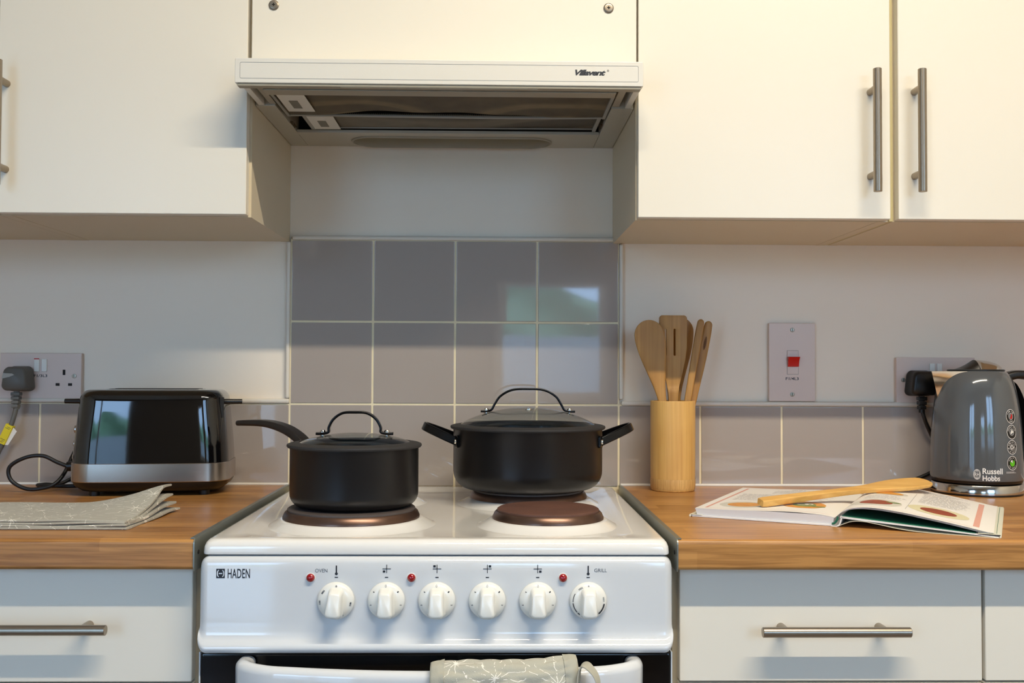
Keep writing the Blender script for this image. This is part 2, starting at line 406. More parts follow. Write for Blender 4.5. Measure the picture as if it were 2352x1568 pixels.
M_food1 = mat('printed_food_red', (96, 30, 14), 0.5, nscale=120, c2=(190, 96, 60))
M_food2 = mat('printed_food_orange', (200, 96, 14), 0.5, nscale=120, c2=(236, 190, 90))
M_leaf = mat('printed_leaf_green', (120, 140, 80), 0.5)
M_towel = burst_cloth('grey_printed_linen', (176, 172, 158), (232, 228, 216), 17, rays=5, ray_w=0.10)
M_glove = burst_cloth('grey_quilted_print', (178, 176, 162), (236, 232, 222), 19, rays=6, ray_w=0.12)
M_bind = mat('grey_binding_tape', (172, 170, 156), 0.85, bump=0.3, bscale=900)
M_oven = mat('black_oven_glass', (9, 9, 11), 0.12, var=0.1)
M_hedge = mat('hedge_green', (120, 160, 110), 0.9, nscale=6, c2=(176, 204, 164))
M_patio = mat('pale_paving', (190, 190, 186), 0.8)
M_upvc = mat('window_frame_white', (226, 228, 230), 0.3)
def emis(name, c, s):
    M, nt, b = base_mat(name); setin(b, Emission_Color=c, Emission_Strength=s, Base_Color=(0.8, 0.8, 0.8, 1)); return M
M_tube = emis('tube_glow', (1.0, 0.88, 0.685, 1), 8.0)

# ================================================================== the room
R0 = ROOM
wall = struct('wall_back', B(R0['x0'] - .1, R0['x1'] + .1, 0, .1, 0, R0['z1']), M_wall)
struct('floor', B(R0['x0'], R0['x1'], R0['y0'], 0, -.1, 0), M_floor)
struct('ceiling', B(R0['x0'], R0['x1'], R0['y0'], 0, R0['z1'], R0['z1'] + .1), M_ceil)
struct('wall_left', B(R0['x0'] - .1, R0['x0'], R0['y0'], 0, 0, R0['z1']), M_room)
struct('wall_right', B(R0['x1'], R0['x1'] + .1, R0['y0'], 0, 0, R0['z1']), M_room)
bm = BM(); y0, y1 = R0['y0'] - .12, R0['y0']
xs = R0['x0']
for a, b, c, d in WINS:
    box(bm, xs, a, y0, y1, 0, R0['z1']); box(bm, a, b, y0, y1, d, R0['z1']); box(bm, a, b, y0, y1, 0, c); xs = b
box(bm, xs, R0['x1'], y0, y1, 0, R0['z1'])
struct('wall_front', bm, mat('rear_wall_paint', (120, 114, 106), .8))
for i, (a, b, c, d) in enumerate(WINS):
    bm = BM(); t = .045
    box(bm, a, a + t, y0 + .02, y0 + .08, c, d); box(bm, b - t, b, y0 + .02, y0 + .08, c, d)
    box(bm, a + t, b - t, y0 + .02, y0 + .08, c, c + t); box(bm, a + t, b - t, y0 + .02, y0 + .08, d - t, d)
    if i != 1: box(bm, (a + b) / 2 - .03, (a + b) / 2 + .03, y0 + .02, y0 + .08, c + t, d - t)
    w = struct('window_%d' % (i + 1), bm, M_upvc)
    struct('window_pane', B(a + t, b - t, y0 + .045, y0 + .055, c + t, d - t), M_pane, w)
struct('trim_10', B(-9, 9, -14, R0['y0'] - .12, -.12, -.02), M_patio)['label'] = 'pale paving outside the window'
# a hedge outside, which the tiles reflect
bm = BM()
def hedge(u, v):
    x = -6 + 12 * u; z = -.02 + 1.9 * v
    return (x, -8.5 + .25 * math.sin(x * 3.1 + z * 5) * math.cos(z * 4.3 + x), z + .1 * math.sin(x * 4) * v)
slab(bm, hedge, lambda u, v: (hedge(u, v)[0], -9.6, hedge(u, v)[2]), 90, 18)
struct('trim_11', B(-9, 9, -7.7, -7.6, -.02, 1.42), M_patio)['label'] = 'pale garden wall outside the window'
tag(obj('hedge', bm, M_hedge, loc=(0, -9, 0)), 'green hedge outside beyond the paving, seen only as a reflection', 'hedge')

# tiles: real bevelled tiles on a bed of grout, part of the back wall
GX, GZ, P = -0.3682, 1.3468, 0.15
struct('tile_grout', B(GX - 13 * P, GX + 16 * P, -.0060, 0, .80, GZ - 2 * P), M_grout, wall)
struct('tile_grout', B(GX - .001, GX + 4 * P, -.0060, 0, GZ - 2 * P, GZ + .001), M_grout, wall)
bm = BM(); g = .0019
random.seed(3)
for i in range(-13, 16):
    for k in range(3):
        if k < 2 and not 0 <= i < 4: continue
        x = GX + i * P; z = GZ - k * P
        n0 = len(bm.verts)
        box(bm, x + g, x + P - g, -.0078, -.001, z - P + g, z - g, .0011, 2)
        bm.verts.ensure_lookup_table()
        rx, rz = random.uniform(-.0016, .0016), random.uniform(-.0016, .0016)
        for v in list(bm.verts)[n0:]: v.co.y += (v.co.x - x - P / 2) * rx + (v.co.z - z + P / 2) * rz
struct('splashback_tiles', bm, M_tile, wall)
def quad_trim(bm, x0, x1, z0, z1): return box(bm, x0, x1, -.0105, 0, z0, z1, .0035, 3)
ZT0, ZT1 = GZ - 2 * P + .0005, GZ - 2 * P + .0095
struct('trim_1', quad_trim(BM(), -2.3, GX - .0005, ZT0, ZT1), M_trim)
struct('trim_2', quad_trim(BM(), GX + 4 * P + .0045, 2.1, ZT0 - .002, ZT1 - .002), M_trim)
struct('trim_3', quad_trim(BM(), GX - .0085, GX - .0005, ZT1 + .0003, 1.3425), M_trim)
struct('trim_4', quad_trim(BM(), GX + 4 * P + .0005, GX + 4 * P + .0085, ZT1, 1.3425), M_trim)
struct('trim_5', quad_trim(BM(), GX + .001, GX + 4 * P - .001, GZ - .001, GZ + .0075), M_trim)
struct('trim_6', B(-2.0, -.3678, -.0125, -.0079, .8995, .9040, .0015), M_seal)
struct('trim_7', B(.2345, 2.0, -.0125, -.0079, .8995, .9040, .0015), M_seal)

# ceiling tube lamp
t = thing('ceiling_light', 'long white ceiling lamp with one glowing warm tube, above the cooker end of the kitchen', 'light', (TUBE.x, TUBE.y, R0['z1']))
obj('housing', B(TUBE.x - .78, TUBE.x + .78, TUBE.y - .03, TUBE.y + .03, 2.635, 2.679, .004), M_upvc, t)
tb = BM(); cyl(tb, (TUBE.x - .74, TUBE.y, 2.618), (TUBE.x + .74, TUBE.y, 2.618), .013, 20); obj('glowing_tube', tb, M_tube, t)

# ================================================================== wall cabinets
CY = -.321            # face of the doors
def wall_cabinet(label, x0, x1, d0, d1, hx=None, posts_z=(1.4104, 1.5407), hz=(1.3816, 1.5690)):
    t = thing('wall_cabinet', label, 'cabinet', ((x0 + x1) / 2, 0, 1.343), group='cream cabinets hung on the wall')
    bm = BM(); a = .0165
    box(bm, x0, x0 + a, -.3015, -.0005, 1.343, 2.06); box(bm, x1 - a, x1, -.3015, -.0005, 1.343, 2.06)
    box(bm, x0 + a, x1 - a, -.3005, -.0005, 1.3435, 1.360); box(bm, x0 + a, x1 - a, -.3015, -.0005, 2.043, 2.06); box(bm, x0 + a, x1 - a, -.012, -.0005, 1.36, 2.043)
    obj('carcass', bm, M_carc, t)
    d = obj('door', B(d0, d1, CY, -.3022, 1.3445, 2.058, .0009, 1), M_cab, t)
    if hx is not None:
        bm = BM(); c = (hx, CY - .030, (hz[0] + hz[1]) / 2)
        bar_handle(bm, c, 'Z', hz[1] - hz[0], .0064, CY - .0002, [z - c[2] for z in posts_z])
        obj('bar_handle', bm, M_steel, d)
    return t
wall_cabinet('cream wall cabinet left of the extractor hood, its bar handle cut by the picture edge', -.7535, -.3720, -.7515, -.3757, -.7385)
wall_cabinet('cream wall cabinet at the far left, only its underside in view', -1.36, -.7540, -1.358, -.7540)
wall_cabinet('cream wall cabinet right of the extractor hood, bar handle on its right side', .2206, .6148, .2221, .6115, .5805, (1.4100, 1.5405))
wall_cabinet('cream wall cabinet at the far right, bar handle on its left side', .6212, 1.2, .6240, 1.198, .6490, (1.4110, 1.5415), (1.3820, 1.5690))
tag(obj('filler_strip', B(.6150, .6210, -.306, -.0005, 1.3435, 2.06), M_gap, loc=(.618, 0, 1.343)), 'narrow cream strip tinted with warm bounced light between the two right wall cabinets', 'filler strip')
t = thing('hood_front_panel', 'cream panel above the extractor hood fixed with two screws', 'panel', (-.075, -.31, 1.56))
obj('panel', B(-.3697, .2192, CY, -.3022, 1.5625, 2.058, .0008, 1), M_cab, t)
bm = BM(); box(bm, -.3715, .2203, -.300, -.02, 1.72, 1.736); obj('shelf', bm, M_carc, t)
for x, z in ((-.3365, 1.6657), (.1760, 1.6667)):
    s = obj('screw', lathe(BM(), [(.0078, CY - .0002), (.0078, CY - .0012), (.0062, CY - .0022), (.0062, CY - .0030), (.0040, CY - .0034)], (x, 0, z), 28, 'Y'), M_steel, t)
    bm = BM(); box(bm, x - .0024, x + .0024, CY - .0038, CY - .0030, z - .0007, z + .0007); box(bm, x - .0007, x + .0007, CY - .0038, CY - .0030, z - .0024, z + .0024)
    obj('cross_slot', bm, M_dark, s)

# ================================================================== extractor hood
hd = thing('cooker_hood', 'white pull-out extractor hood with dirty mesh filters above the cooker', 'cooker hood', (-.075, -.2, 1.52))
HX0, HX1 = -.3745, .2180
bm = BM(); box(bm, HX0, HX1, -.402, -.3845, 1.5235, 1.5600, .0016, 2); box(bm, HX0 + .002, HX1 - .002, -.3850, -.3235, 1.5570, 1.5598); visor = obj('pull_out_visor', bm, M_hood, hd)
bm = BM(); box(bm, -.3715, .2150, -.3995, -.3850, 1.5195, 1.5238, .0012)                       # bevelled foot of the visor
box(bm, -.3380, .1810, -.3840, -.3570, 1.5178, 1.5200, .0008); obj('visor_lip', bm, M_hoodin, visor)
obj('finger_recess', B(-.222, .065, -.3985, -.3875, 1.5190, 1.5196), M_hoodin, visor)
bm = BM(); fy = -.4023
def rr_out(w0, w1, z0, z1, r):
    cx, cz = (w0 + w1) / 2, (z0 + z1) / 2
    return [(cx + a, cz + b) for a, b in rrect((w1 - w0) / 2, (z1 - z0) / 2, r, 6)]
A = rr_out(-.3668, .2108, 1.5298, 1.5534, .0022); C = rr_out(-.3664, .2104, 1.5302, 1.5530, .0019)
rings(bm, [[(x, fy, z) for x, z in A], [(x, fy, z) for x, z in C]], True, False, False); obj('panel_line', bm, M_ink2, visor)
bm = BM(); f = lambda u, v: (u, -.40235, v)
text(bm, 'Villavent', .1185, 1.5388, .0445, .0084, f, bold=.035, shear=.35, spacing=.88); text(bm, '\u00ae', .1648, 1.5445, .0030, .0030, f)
obj('brand_lettering', bm, M_ink, visor)
# slide arms and side housings
for s, (o, i_) in enumerate((((-.3660, -.3568), (-.3487, -.3385)), ((.2055, .2150), (.1850, .1965)))):
    a, b = sorted(o)
    bm = BM(); box(bm, a, b, -.3830, -.2870, 1.5205, 1.545, .0008); obj('slide_arm', bm, M_hood, hd)
    a, b = sorted(i_)
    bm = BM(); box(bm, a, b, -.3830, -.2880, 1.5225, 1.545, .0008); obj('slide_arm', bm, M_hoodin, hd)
    x0, x1 = ((-.3712, -.3400), (.1845, .2198))[s]
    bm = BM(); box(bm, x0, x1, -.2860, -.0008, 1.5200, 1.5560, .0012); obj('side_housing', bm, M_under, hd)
    bm = BM(); xx = (-.3395, .1835)[s]
    for k in range(5): box(bm, xx - .0005, xx + .0035 * (1 if s == 0 else -1) + .0005, -.17 + .008 * k, -.167 + .008 * k, 1.5215, 1.5245)
    obj('grease_clips', bm, mat('greasy_brown', (88, 70, 44), .6), hd)
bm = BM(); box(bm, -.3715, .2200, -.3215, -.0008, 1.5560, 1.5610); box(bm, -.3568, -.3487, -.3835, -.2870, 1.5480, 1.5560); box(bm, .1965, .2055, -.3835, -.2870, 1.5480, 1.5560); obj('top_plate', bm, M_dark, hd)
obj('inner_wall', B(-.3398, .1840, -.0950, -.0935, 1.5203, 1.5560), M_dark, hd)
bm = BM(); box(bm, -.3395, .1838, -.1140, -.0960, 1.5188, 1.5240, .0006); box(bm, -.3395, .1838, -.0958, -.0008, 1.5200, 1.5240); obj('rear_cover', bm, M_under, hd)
# the two filters
def edge1(u): return -.2240 - .030 * math.exp(-((u - .27) / .10) ** 2) - .014 * math.exp(-((u - .5) / .16) ** 2) - .006 * math.exp(-((u - .74) / .06) ** 2) + .0016 * math.sin(u * 31)
def ft1(u, v):
    x = -.3330 + .5140 * u; y = -.356 + (edge1(u) + .356) * v
    return (x, y, 1.5245 - .0030 * v * v * (math.sin(u * 9) * .5 + .6))
bm = BM(); slab(bm, ft1, lambda u, v: (ft1(u, v)[0], ft1(u, v)[1], ft1(u, v)[2] + .002), 70, 10)
f1 = obj('grease_filter', bm, M_filter, hd); f1['label'] = 'brown greasy mesh filter with a torn wavy edge'
bm = BM(); box(bm, -.3350, -.3300, -.356, -.2170, 1.5205, 1.5260, .0006); box(bm, .1770, .1825, -.356, -.2170, 1.5205, 1.5260, .0006)
sweep(bm, [(-.335 + .517 * k / 24, -.2200, 1.5225 - .0030 * math.sin(PI * k / 24) * (k / 24)) for k in range(25)], (0, 1, 0), [(-.004, -.001), (.004, -.001), (.004, .001), (-.004, .001)])
obj('filter_frame', bm, M_frame, f1)
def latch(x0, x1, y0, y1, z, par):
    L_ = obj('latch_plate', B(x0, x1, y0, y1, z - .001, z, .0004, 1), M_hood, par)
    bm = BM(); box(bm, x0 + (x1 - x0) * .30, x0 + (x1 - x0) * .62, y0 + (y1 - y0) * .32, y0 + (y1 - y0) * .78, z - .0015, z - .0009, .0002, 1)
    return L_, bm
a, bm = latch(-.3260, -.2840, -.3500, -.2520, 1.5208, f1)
M_lr = mat('latch_recess_shade', (120, 114, 100), .5); obj('painted_latch_recess', bm, M_lr, f1)  # shade of the recess painted as a darker grey on the latch
def ft2(u, v): return (-.3100 + .4860 * u, -.2150 + .0930 * v, 1.5262 - .0010 * math.sin(PI * u) * (1 - v) + .006 * max(0, u - .6) * v)
bm = BM(); slab(bm, ft2, lambda u, v: (ft2(u, v)[0], ft2(u, v)[1], ft2(u, v)[2] + .002), 50, 8)
f2 = obj('grease_filter', bm, M_filter2, hd); f2['label'] = 'grey mesh filter behind the greasy one'
bm = BM(); box(bm, -.3130, -.3060, -.2150, -.1200, 1.5225, 1.5265, .0006); box(bm, .1700, .1765, -.2150, -.1200, 1.5225, 1.5265, .0006)
sweep(bm, [(-.31 + .486 * k / 12, -.1240 - .006 * k / 12, 1.5250) for k in range(13)], (0, 1, 0), [(-.0015, -.001), (.0015, -.001), (.0015, .001), (-.0015, .001)])
obj('filter_frame', bm, M_frame, f2)
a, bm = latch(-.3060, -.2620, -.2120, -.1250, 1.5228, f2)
obj('painted_latch_recess', bm, M_lr, f2)
# lamp lens
LX, LY = -.0745, -.0445
def sta(w, d, z): return [(LX + a, LY + b, z) for a, b in rrect(w, d, d * .999, 12)]
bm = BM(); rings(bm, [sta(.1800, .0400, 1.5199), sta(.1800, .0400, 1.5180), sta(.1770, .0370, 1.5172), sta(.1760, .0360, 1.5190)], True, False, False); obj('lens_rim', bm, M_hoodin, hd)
bm = BM(); rings(bm, [sta(.1755, .0355, 1.5188), sta(.1700, .0300, 1.5150), sta(.1500, .0180, 1.5125), sta(.1300, .0040, 1.5118)], True, True, True); obj('lamp_lens', bm, M_lens, hd)

# ================================================================== base cabinets and worktops
DY = -.570
def base_cabinet(label, x0, x1, dx0, dx1, hc=None, hz=.7805, px=(-.0628, .0628)):
    t = thing('base_cabinet', label, 'cabinet', ((x0 + x1) / 2, -.3, 0), group='pale base cabinets under the worktops')
    bm = BM(); a = .0165
    box(bm, x0, x0 + a, -.5515, -.02, .10, .8615); box(bm, x1 - a, x1, -.5515, -.02, .10, .8615)
    box(bm, x0 + a, x1 - a, -.5515, -.02, .10, .116); box(bm, x0 + a, x1 - a, -.034, -.02, .116, .8615)
    box(bm, x0 + a, x1 - a, -.5515, -.44, .846, .8615); box(bm, x0, x1, -.50, -.484, 0, .10)
    obj('carcass', bm, M_carc, t)
    dr = obj('drawer', B(dx0, dx1, DY, -.5520, .7165, .8600, .0009, 1), M_cab, t)
    if hc is not None:
        bm = BM(); bar_handle(bm, (hc, DY - .027, hz), 'X', .1862, .0064, DY + .0002, px); obj('bar_handle', bm, M_steel, dr)
    obj('door', B(dx0, dx1, DY, -.5520, .115, .7135, .0009, 1), M_cab, t)
    return t
base_cabinet('pale base cabinet left of the cooker, drawer with a long bar handle', -.9700, -.3690, -.9680, -.3765, -.5677, .7876)
base_cabinet('pale base cabinet right of the cooker, drawer with a bar handle in the middle', .2335, .6290, .2400, .6280, .4320, .7847)
base_cabinet('pale base cabinet at the far right, only a strip of its drawer in view', .6300, 1.25, .6325, 1.248)
def worktop(label, x0, x1, inner):
    t = thing('worktop', label, 'worktop', ((x0 + x1) / 2, -.3, .9))
    r = .006; Pf = [(-.0130, .862), (-.0130, .9)]
    for k in range(7): a = PI / 2 * k / 6; Pf.append((-.600 + r - r * math.sin(a), .9 - r + r * math.cos(a)))
    for k in range(7): a = PI / 2 * k / 6; Pf.append((-.600 + .005 - .005 * math.cos(a), .862 + .005 - .005 * math.sin(a)))
    bm = BM(); rings(bm, [[(x, y, z) for y, z in Pf] for x in (x0, x1)]); o = obj('worktop_slab', bm, M_oak, t)
    s = -1 if inner > (x0 + x1) / 2 else 1      # the metal strip closes the end next to the cooker
    e = inner; o_ = e - s * .0016
    bm = BM(); Pg = [(-.0130, .8600), (-.0130, .9012), (-.5940, .9012)]
    for k in range(1, 6): a = PI / 2 * k / 5; Pg.append((-.594 - .0075 * math.sin(a), .8937 + .0075 * math.cos(a)))
    Pg += [(-.6015, .866), (-.5985, .8600)]
    rings(bm, [[(x, y, z) for y, z in Pg] for x in sorted((e, o_))])
    box(bm, *sorted((e, e + s * .0045)), -.597, -.0135, .9002, .9012)
    st = obj('end_strip', bm, M_alu, t)
    for y in (-.35, -.585):
        bm = BM(); cyl(bm, (o_, y, .882), (o_ - s * .0008, y, .882), .0028, 16); obj('strip_screw', bm, M_dark, st)
    return t
worktop('oak-look worktop left of the cooker, under the toaster and tea towel', -2.0, -.3676, -.3676)
worktop('oak-look worktop right of the cooker, under the open book and kettle', .2327, 2.0, .2327)

# ================================================================== electric cooker
ck = thing('electric_cooker', 'white freestanding electric cooker with four solid hotplates and six knobs', 'cooker', (-.0675, -.3, 0))
KX0, KX1 = -.3570, .2225; KC = (KX0 + KX1) / 2
obj('cooker_body', B(-.3545, .2200, -.5700, -.0500, .05, .8790, .003), M_enamel, ck)
# hob: rounded tray with a sunken well
def tray(w, d, r, z, cy=-.3045): return [(KC + a, cy + b, z) for a, b in rrect(w, d, r, 8)]
W, Dp = .2897, .2955
bm = BM()
rings(bm, [tray(W - .004, Dp - .004, .006, .8805), tray(W - .0006, Dp - .0006, .008, .8812), tray(W, Dp, .009, .8830), tray(W - .0006, Dp - .0006, .010, .8905),
           tray(W - .0022, Dp - .0025, .012, .8952), tray(W - .005, Dp - .006, .014, .8982), tray(W - .009, Dp - .011, .015, .8992), tray(W - .022, Dp - .022, .02, .8990),
           tray(W - .040, Dp - .036, .03, .8975), tray(W - .050, Dp - .045, .03, .8950), tray(W - .060, Dp - .053, .028, .8942), tray(W - .12, Dp - .12, .02, .8940)])
obj('hob_top', bm, M_hob, ck, ang=60)
def hotplate(x, y, r, m, lab=None):
    z = .8941
    c = obj('plate_surround', lathe(BM(), [(r + .026, z), (r + .0215, z + .0012), (r + .009, z + .0085), (r + .006, z + .0100), (r + .002, z + .0096)], (x, y, 0), 72), M_hob, ck, ang=60)
    bm = lathe(BM(), [(r + .0035, z + .0096), (r + .0035, z + .0122), (r + .0010, z + .0178), (r - .0020, z + .0205), (r - .0040, z + .0196)], (x, y, 0), 72); obj('plate_rim', bm, M_bronze, ck)
    bm = lathe(BM(), [(r - .0030, z + .018), (r - .0030, z + .0228), (r - .0052, z + .0242), (r - .03, z + .0242), (.020, z + .0242), (.018, z + .0235), (.0, z + .0235)], (x, y, 0), 72)
    h = obj('hotplate', bm, m, ck)
    if lab: h['label'] = lab
FL, FR, RR, RL = (-.1960, -.4320), (.0790, -.4400), (.0600, -.2050), (-.2050, -.2000)
hotplate(*FL, .0915, M_iron); hotplate(*FR, .0742, M_rust, 'small hotplate with a rusty brown top'); hotplate(*RR, .0915, M_iron); hotplate(*RL, .0742, M_iron)
# control panel
prof = [(-.5700, .8792), (-.5950, .8792), (-.6010, .8782), (-.6045, .8755), (-.6060, .8715), (-.6062, .8600), (-.6062, .8000), (-.6064, .7890), (-.6078, .7825), (-.6105, .7785), (-.6150, .7750), (-.6172, .7715), (-.6172, .7685), (-.6150, .7650), (-.6100, .7630), (-.5950, .7625), (-.5700, .7625)]
def endcap(k, n=8):
    a = PI / 2 * k / n; R = .0125
    return R * (1 - math.sin(a)), R * (1 - math.cos(a))       # distance in from the end, shrink
def prow(x, sh):
    zc0, zc1 = .7625, .8792; out = []
    for y, z in prof:
        low = max(0, (.80 - z) / .0375)
        s_ = sh * (1 + .45 * low)
        z2 = zc0 + s_ + (z - zc0) * (zc1 - zc0 - s_ - sh) / (zc1 - zc0)
        out.append((x, min(-.5700, y + sh * 1.2 * (y < -.58)), z2))
    return out
rows = []
for k in range(9): e, sh = endcap(8 - k); rows.append(prow(-.3600 + .0125 - e if False else -.3600 + (.0125 - (.0125 - e)), sh) if False else prow(-.3600 + .0125 * (1 - math.cos(PI / 2 * k / 8)), .0125 * (1 - math.sin(PI / 2 * k / 8))))
for k in range(8, -1, -1): rows.append(prow(.2260 - .0125 * (1 - math.cos(PI / 2 * k / 8)), .0125 * (1 - math.sin(PI / 2 * k / 8))))
bm = BM(); rings(bm, rows); pan = obj('control_panel', bm, M_enamel, ck, ang=50)
PY = -.6064
f = lambda u, v: (u, PY, v)
bm = BM(); text(bm, 'HADEN', -.3235, .8534, .0272, .0116, f, bold=.012, spacing=1.05)
# square emblem with two brackets and a dash left open
x0, x1, z0, z1 = -.3375, -.3270, .8534, .8650
ex, ez = (x0 + x1) / 2, (z0 + z1) / 2; hw = (x1 - x0) / 2; hh = (z1 - z0) / 2
nseg = 48
for s in (-1, 1):
    o = [];
    for k in range(13):
        a = -PI * .42 + PI * .84 * k / 12; o.append((ex + s * hw * .86 * math.cos(a) ** .6, ez + hh * .84 * math.sin(a)))
    outer = [(ex + s * hw, ez + hh * (-1 + 2 * k / 12)) for k in range(13)]
    vo = [bm.verts.new(f(*p)) for p in o]; vv = [bm.verts.new(f(*p)) for p in outer]
    for k in range(12): bm.faces.new((vo[k], vo[k + 1], vv[k + 1], vv[k]))
    o2 = [(ex + s * hw * .62 * math.cos(-PI * .45 + PI * .9 * k / 12) ** .6, ez + hh * .70 * math.sin(-PI * .45 + PI * .9 * k / 12)) for k in range(13)]
    dash = [(ex + s * hw * (.40 if 5 <= k <= 7 else 0), ez + hh * (-.70 + .58 * k / 4 if k < 5 else -.12 if k == 5 else 0 if k == 6 else .12 if k <= 8 else .12 + .58 * (k - 8) / 4)) for k in range(13)]
    va = [bm.verts.new(f(*p)) for p in o2]; vb = [bm.verts.new(f(*p)) for p in dash]
    for k in range(12): bm.faces.new((va[k], va[k + 1], vb[k + 1], vb[k]))
for sz in (-1, 1):
    flat(bm, [(ex - hw, ez + sz * hh), (ex + hw, ez + sz * hh), (ex + hw * .3, ez + sz * hh * .66), (ex - hw * .3, ez + sz * hh * .66)], f)
obj('brand_mark', bm, M_ink, pan)
KN = [-.1905, -.1288, -.0668, -.0048, .0574, .1198]; KZ = .8266
M_pg = mat('panel_grey_ink', (92, 98, 108), .5)
obj('oven_wording', text(BM(), 'OVEN', -.2165, .8606, .0150, .0044, f), M_pg, pan); obj('grill_wording', text(BM(), 'GRILL', .1274, .8612, .0155, .0043, f), M_pg, pan)
for i, x in enumerate(KN):
    bm = BM(); box(bm, x - .0020, x + .0020, PY - .0001, PY, .8540, .8552)
    if i in (0, 5):
        flat(bm, disc2(x, .8590, .0018, .0018, 16), f); box(bm, x - .0008, x + .0008, PY - .0001, PY, .8598, .8690)
    else:
        z = .8650; box(bm, x - .0052, x + .0052, PY - .0001, PY, z - .0004, z + .0004); box(bm, x - .0004, x + .0004, PY - .0001, PY, z - .0052, z + .0052)
        sx, sz = {1: (-1, -1), 2: (-1, 1), 3: (1, 1), 4: (1, -1)}[i]
        box(bm, x + sx * .0032 - .0015, x + sx * .0032 + .0015, PY - .0001, PY, z + sz * .0032 - .0013, z + sz * .0032 + .0013)
    obj('panel_symbol', bm, M_ink, pan)
def grip_mesh(x, z, rot):
    bm = BM(); rr = []
    ca, sa = math.cos(rot), math.sin(rot)
    for y, w, h, dz in ((-.6150, .0105, .0185, -.0010), (-.6180, .0098, .0175, -.0012), (-.6230, .0092, .0165, -.0014), (-.6275, .0087, .0155, -.0016), (-.6305, .0080, .0142, -.0018), (-.6318, .0068, .0120, -.0018)):
        rr.append([(x + a * ca - (b + dz) * sa, y - .0020 * (-b / h) * (1 if b < 0 else .9), z + a * sa + (b + dz) * ca) for a, b in [(p * (1 - .10 * q / h), q) for p, q in rrect(w, h, min(w, h) * .55, 6)]])
    rings(bm, rr); return bm
for i, x in enumerate(KN):
    pr = [(.0225, PY - .0004), (.0229, PY - .0014), (.0226, PY - .0040), (.0205, PY - .0066), (.0165, PY - .0088), (.0120, PY - .0098), (0, PY - .0102)]
    kb = obj('control_knob', lathe(BM(), pr, (x, 0, KZ), 64, 'Y'), M_plas, ck, ang=70)
    rot = -.10 if i == 0 else 0
    obj('knob_grip', grip_mesh(x, KZ, rot), M_plas, kb, ang=60)
    def kf(u, v, x=x):
        r = math.hypot(u - x, v - KZ); y = PY - .0066 - .0022 * max(0, (.0205 - r)) / .004 if r < .0205 else PY - .0066 + (r - .0205) * 1.2
        return (u, y - .0003, v)
    bm = BM(); b2 = BM()
    def ktext(bm, s, ang, w, h, r=.0189, bold=.02):
        a = PI / 2 - ang; text(bm, s, x + r * math.cos(a) - w / 2, KZ + r * math.sin(a) - h / 2, w, h, kf, rot=-ang, bold=bold)
    if i == 0:
        flat(b2, disc2(x + .0012, KZ + .0187, .0012, .0012, 14), kf)
        for s, a in (('MIN', -52), ('100', -93), ('MAX', 100), ('200', 155)): ktext(bm, s, math.radians(a), .0048, .0022)
    elif i == 5:
        flat(b2, disc2(x, KZ + .0190, .0010, .0010, 14), kf); ktext(bm, 'MIN', math.radians(-32), .0052, .0024, .0186, .0); ktext(bm, 'MAX', math.radians(82), .0056, .0022, .0186, 0)
        sc_ = BM()
        for a0, a1, w in ((150, 182, .0004), (186, 222, .0005), (226, 264, .0006), (268, 306, .0007), (310, 352, .0009)):
            arcband(sc_, x, KZ, .0192 - w, .0192 + w, math.radians(a0), math.radians(a1), kf)
        obj('knob_scale', sc_, M_ink, kb)
    else:
        ktext(b2, '0', 0, .0020, .0030, .0190, 0)
        for k, s in enumerate('123456'): ktext(bm, s, math.radians(51.4 * (k + 1)), .0015, .0020)
    obj('knob_figures', bm, M_ink, kb); obj('knob_zero', b2, M_ink2, kb)
for x in (-.2220, -.0982, .0887):
    z = .8542
    lp = obj('indicator_lamp', lathe(BM(), [(.0052, PY - .0002), (.0051, PY - .0018), (.0044, PY - .0033), (.0026, PY - .0044), (0, PY - .0048)], (x, 0, z), 32, 'Y'), M_redlens, ck)
    obj('lamp_bezel', lathe(BM(), [(.0052, PY - .0001), (.0060, PY - .0001), (.0060, PY - .0006), (.0052, PY - .0008)], (x, 0, z), 32, 'Y', False), M_plas, lp)
# oven door and its bowed handle
dr = obj('oven_door', B(-.3575, .2235, -.6000, -.5710, .30, .7605, .004), M_oven, ck)
obj('lower_door', B(-.3575, .2235, -.6000, -.5710, .10, .296, .004), M_oven, ck)
obj('door_edge_strip', B(.2236, .2255, -.5990, -.5710, .30, .7615, .0006), M_enamel, ck)
obj('door_edge_strip', B(-.3595, -.3576, -.5990, -.5710, .30, .7615, .0006), M_enamel, ck)
HXa, HXb = -.3110, .1905
def hy(t):
    x = HXa + (HXb - HXa) * t; return -.6500 - .0290 * (1 - ((x + .062) / .232) ** 2)
xs_ = [-.262 + .400 * k / 16 for k in range(17)]
Q = [(-.2985, -.6035, .7425), (-.2985, -.6150, .7425), (-.2965, -.6300, .7425), (-.2870, -.6440, .7425)] + [(x, hy((x - HXa) / (HXb - HXa)), .7425) for x in xs_] + [(.1640, -.6440, .7425), (.1735, -.6300, .7425), (.1755, -.6150, .7425), (.1755, -.6035, .7425)]
def hsec(t):
    s_ = .86 + .14 * min(1, min(t, 1 - t) / .10)
    return [(b * s_, a) for a, b in rrect(.0100, .0185, .0085, 6)]
bm = BM(); sweep(bm, catmull(Q, 4), (0, 0, 1), hsec)
obj('door_handle', bm, M_enamel, dr, ang=60)

